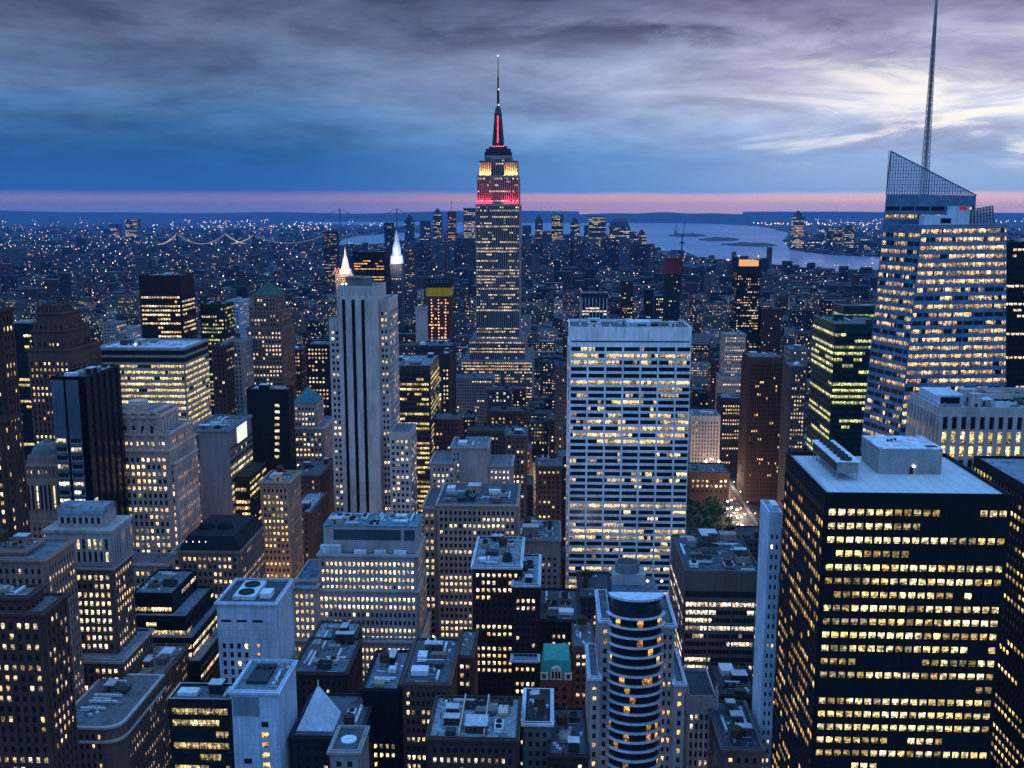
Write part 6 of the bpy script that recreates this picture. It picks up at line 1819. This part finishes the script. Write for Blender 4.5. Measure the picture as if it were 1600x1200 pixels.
# thick downtown mass in front of the harbour
for _ in range(150):
    px_ = fr.uniform(640, 1012); Y = fr.uniform(4300, 5300)
    X_ = (px_ - 858) / 1600 * Y
    if wet(X_, Y) or wet(X_, Y + 60): continue
    w_ = fr.uniform(25, 50); h = at(px_, fr.uniform(372, 396), Y).z
    far.box(X_ - w_ / 2, X_ + w_ / 2, Y, Y + 40, 0, max(20, h), fr.choice([0, 2, 4, 6]), 'BS')
    for _ in range(fr.randrange(2, 9)):
        xx = X_ + fr.uniform(-.45, .45) * w_; zz_ = fr.uniform(.45, .95) * max(20, h); g = glow_value(St(pal='mixed', power=.7, dim=.4), fr)
        far.face([(xx - 2, Y - .4, zz_), (xx + 2, Y - .4, zz_), (xx + 2, Y - .4, zz_ + 2.5), (xx - 2, Y - .4, zz_ + 2.5)], WI, g)
# bright pockets: stadium lights, shore roads and container yards
for (xa, xb, ya, yb, n_, k_) in ((1120, 1372, 351, 354.5, 95, 2.4), (1240, 1600, 344, 350, 60, 2.0), (1225, 1300, 386, 391, 24, 2.0), (1280, 1372, 356, 372, 46, 1.8), (260, 420, 344, 362, 80, 2.0),
                                 (420, 520, 350, 362, 50, 2.0), (0, 240, 365, 400, 80, 1.6), (545, 620, 348, 356, 30, 1.6), (830, 1000, 346, 352, 24, 1.4), (20, 130, 335, 345, 22, 1.8), (1575, 1600, 336, 350, 12, 2),
                                 (300, 480, 332, 340, 26, 1.2), (1380, 1600, 332, 342, 30, 1.6), (0, 500, 330, 400, 150, 2.0), (50, 500, 395, 480, 150, 1.8), (820, 1160, 400, 500, 110, 1.8), (1190, 1370, 425, 520, 60, 1.6)):
    for _ in range(n_):
        px_, py_ = fr.uniform(xa, xb), fr.uniform(ya, yb)
        q = ground(px_, py_, 12)
        if wet(q.x, q.y) and not ya > 385: continue
        lamp(q.x, q.y, fr.uniform(30, 60), fr.uniform(.32, .6), 1.8 * k_ * fr.uniform(.3, 1.3))
o = far.build('distant_city', FM)
tag(o, 'endless low blue city blocks stretching to the horizon on both shores', 'city blocks', None, 'stuff')
o = lights.build('street_lights', [attr_glow_mat()])
tag(o, 'countless pinprick street lights scattered over the far city', 'lights', None, 'stuff')

# ------------------------------------------------------------------ harbour skylines
def far_tower(px0, px1, pt, pb, lab, wl, lit, pal, crown=None, group=None):
    Yd = ground((px0 + px1) / 2, pb).y
    a = at(px0, pt, Yd); c = at(px1, pt, Yd)
    b = Bld('skyline_tower', lab, 'tower', Yd, wall=wl, st=St(fh=Yd / 1024 * 1.5, bay=Yd / 1024 * 1.3, ww=.6, wh=.5, pp=0, bp=0, lit=lit, pal=pal, run=.6, power=1.15, rowvar=.8, m=2, tb=6, bb=2), group=group)
    t = b.mtier(a.x, c.x, Yd, Yd + (c.x - a.x) * .8, 0, a.z, ph=0, faces='NE')
    X0, X1, Y0, Y1, z = t
    if crown == 'step':
        m2 = MB(); w_ = X1 - X0; m2.box(X0 + w_ * .2, X1 - w_ * .2, Y0 + w_ * .2, Y1 - w_ * .2, z + .01, z + w_ * .3); m2.box(X0 + w_ * .35, X1 - w_ * .35, Y0 + w_ * .35, Y1 - w_ * .35, z + w_ * .3, z + w_ * .5); b.part('crown', m2, [b.wmats[0]])
    if crown == 'dome':
        m2 = MB(); w_ = X1 - X0; m2.lathe((X0 + X1) / 2, (Y0 + Y1) / 2, [(w_ * .48, z + .01), (w_ * .42, z + w_ * .2), (w_ * .25, z + w_ * .36), (.2, z + w_ * .42)], 12); b.part('dome', m2, [b.wmats[0]])
    if crown == 'mast':
        m2 = MB(); m2.bar(((X0 + X1) / 2, Y0 + 10, z), ((X0 + X1) / 2, Y0 + 10, z + (X1 - X0) * 1.3), 1.6); b.part('mast', m2, [wall_mat((.1, .1, .12))])
    b.finish(0, None)
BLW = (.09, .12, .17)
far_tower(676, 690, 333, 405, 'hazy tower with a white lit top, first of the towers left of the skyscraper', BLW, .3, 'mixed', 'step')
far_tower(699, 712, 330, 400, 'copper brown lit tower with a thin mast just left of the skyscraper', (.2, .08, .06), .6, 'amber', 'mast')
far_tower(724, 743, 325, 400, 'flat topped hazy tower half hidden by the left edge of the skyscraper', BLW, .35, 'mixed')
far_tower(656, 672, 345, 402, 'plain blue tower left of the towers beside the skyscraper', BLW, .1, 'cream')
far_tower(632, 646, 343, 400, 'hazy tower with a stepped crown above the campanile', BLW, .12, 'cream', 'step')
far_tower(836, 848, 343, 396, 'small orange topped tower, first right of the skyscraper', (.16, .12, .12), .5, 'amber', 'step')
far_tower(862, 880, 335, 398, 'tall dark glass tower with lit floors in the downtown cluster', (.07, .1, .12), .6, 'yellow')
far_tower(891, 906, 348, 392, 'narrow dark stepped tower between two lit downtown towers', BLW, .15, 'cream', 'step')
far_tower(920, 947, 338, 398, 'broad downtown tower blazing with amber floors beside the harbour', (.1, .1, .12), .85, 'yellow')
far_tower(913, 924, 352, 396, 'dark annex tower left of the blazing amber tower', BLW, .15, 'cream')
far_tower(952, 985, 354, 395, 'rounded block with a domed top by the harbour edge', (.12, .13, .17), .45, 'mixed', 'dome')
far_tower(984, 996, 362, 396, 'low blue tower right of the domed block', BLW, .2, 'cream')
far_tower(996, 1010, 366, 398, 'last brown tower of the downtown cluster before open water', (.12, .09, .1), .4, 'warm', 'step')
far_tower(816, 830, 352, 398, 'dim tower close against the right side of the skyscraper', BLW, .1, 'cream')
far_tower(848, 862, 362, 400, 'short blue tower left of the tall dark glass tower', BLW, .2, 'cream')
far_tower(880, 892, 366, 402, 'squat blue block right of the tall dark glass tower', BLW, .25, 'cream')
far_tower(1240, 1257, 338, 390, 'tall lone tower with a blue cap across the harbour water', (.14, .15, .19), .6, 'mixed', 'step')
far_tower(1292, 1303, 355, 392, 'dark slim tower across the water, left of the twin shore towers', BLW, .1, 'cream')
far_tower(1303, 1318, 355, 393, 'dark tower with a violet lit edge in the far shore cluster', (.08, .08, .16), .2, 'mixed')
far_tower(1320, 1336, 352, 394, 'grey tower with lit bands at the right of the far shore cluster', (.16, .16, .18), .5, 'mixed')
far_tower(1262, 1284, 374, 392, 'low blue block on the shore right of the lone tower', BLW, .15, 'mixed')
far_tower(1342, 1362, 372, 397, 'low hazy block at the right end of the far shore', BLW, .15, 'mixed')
far_tower(195, 214, 342, 372, 'pale lit tower far across the river, left of the bridge', (.2, .19, .15), .6, 'yellow')
far_tower(170, 185, 350, 374, 'short tower with a pale top left of the pale lit tower across the river', BLW, .3, 'mixed')
for k, (x0_, x1_) in enumerate(((41, 54), (66, 78), (80, 92), (100, 112), (140, 151), (290, 302), (330, 343), (356, 366))):
    far_tower(x0_, x1_, 392 + (k * 5 % 9), 430, 'grey housing tower block far left below the river lights, number unknown' if False else 'plain grey housing slab among the far lights at left', (.13, .15, .19), .12, 'warm', None, 'plain housing slabs far left')

# ------------------------------------------------------------------ bridges
def bridge(lab, D_, towers, ends, ytop, ydeck, color, glow, lampr):
    X_ = [at(p, ytop, D_) for p in towers]; z1_ = X_[0].z; zd = at(towers[0], ydeck, D_).z
    E = [at(p, ydeck, D_) for p in ends]
    base = ((X_[0].x + X_[1].x) / 2, D_, 0)
    e = empty('suspension_bridge', base, lab, 'bridge')
    sw = max(7, D_ * .0009)
    for x in X_:
        mb = MB()
        for yy in (-10, 10): mb.box(x.x - sw * .5, x.x + sw * .5, D_ + yy - 3, D_ + yy + 3, 0, z1_)
        for zz_ in (z1_ - 9, zd + 14): mb.box(x.x - sw * .4, x.x + sw * .4, D_ - 6.9, D_ + 6.9, zz_, zz_ + 6)
        mb.build('bridge_tower', [wall_mat(color)], e, base)
    mb = MB(); mb.box(E[0].x, E[1].x, D_ - 9, D_ + 9, zd - 4, zd); mb.build('deck', [wall_mat(color)], e, base)
    for yy in (-10, 10):
        mb = MB(); bd = MB()
        segs = [(E[0].x, zd, X_[0].x, z1_, 0), (X_[0].x, z1_, X_[1].x, z1_, 1), (X_[1].x, z1_, E[1].x, zd, 0)]
        for xa, za_, xb, zb_, main in segs:
            N_ = 26; prev = None
            for i in range(N_ + 1):
                t = i / N_; x = xa + (xb - xa) * t; z = za_ + (zb_ - za_) * t
                sag_ = (z1_ - zd - 4) if main else (z1_ - zd) * .22
                z -= sag_ * 4 * t * (1 - t)
                if prev: mb.bar(prev, (x, D_ + yy, z), D_ * .00022)
                prev = (x, D_ + yy, z)
                bd.octa((x, D_ + yy - 2, z), lampr, (1, 1, 1))
        mb.build('cable', [wall_mat(color)], e, base)
        if glow: bd.build('cable_lamps', [glow_mat(*glow)], e, base)
bridge('first lit suspension bridge at left with two garlands of cable lamps', 5600, (277, 352), (247, 392), 365.5, 382, (.08, .1, .13), ((1, .82, .52), .85), 2.2)
bridge('second lit suspension bridge nearer the river bend, right of the first garlands', 5300, (396, 505), (362, 530), 367.5, 381, (.08, .1, .13), ((.95, .88, .55), .75), 2.0)
bridge('long faint grey suspension bridge on the horizon left of the skyscraper', 15500, (531, 620), (485, 668), 326, 339.5, (.12, .13, .16), ((.8, .85, .9), .12), 4.0)

# ------------------------------------------------------------------ haze
hz_ = MB(); hz_.box(-36000, 36000, -500, 33000, -1.0, 470)
hm = bpy.data.materials.new("haze_air"); hm.use_nodes = True
n = NT(hm.node_tree)
pv = n.node('ShaderNodeVolumePrincipled')
pv.inputs['Color'].default_value = (.16, .45, .95, 1); pv.inputs['Density'].default_value = 2.2e-5; pv.inputs['Anisotropy'].default_value = 0.0
o_ = n.node('ShaderNodeOutputMaterial'); n.l.new(pv.outputs[0], o_.inputs['Volume'])
ho = hz_.build('haze', [hm]); ho['kind'] = 'stuff'; ho['label'] = 'thin blue evening haze over the whole city'; ho['category'] = 'haze'
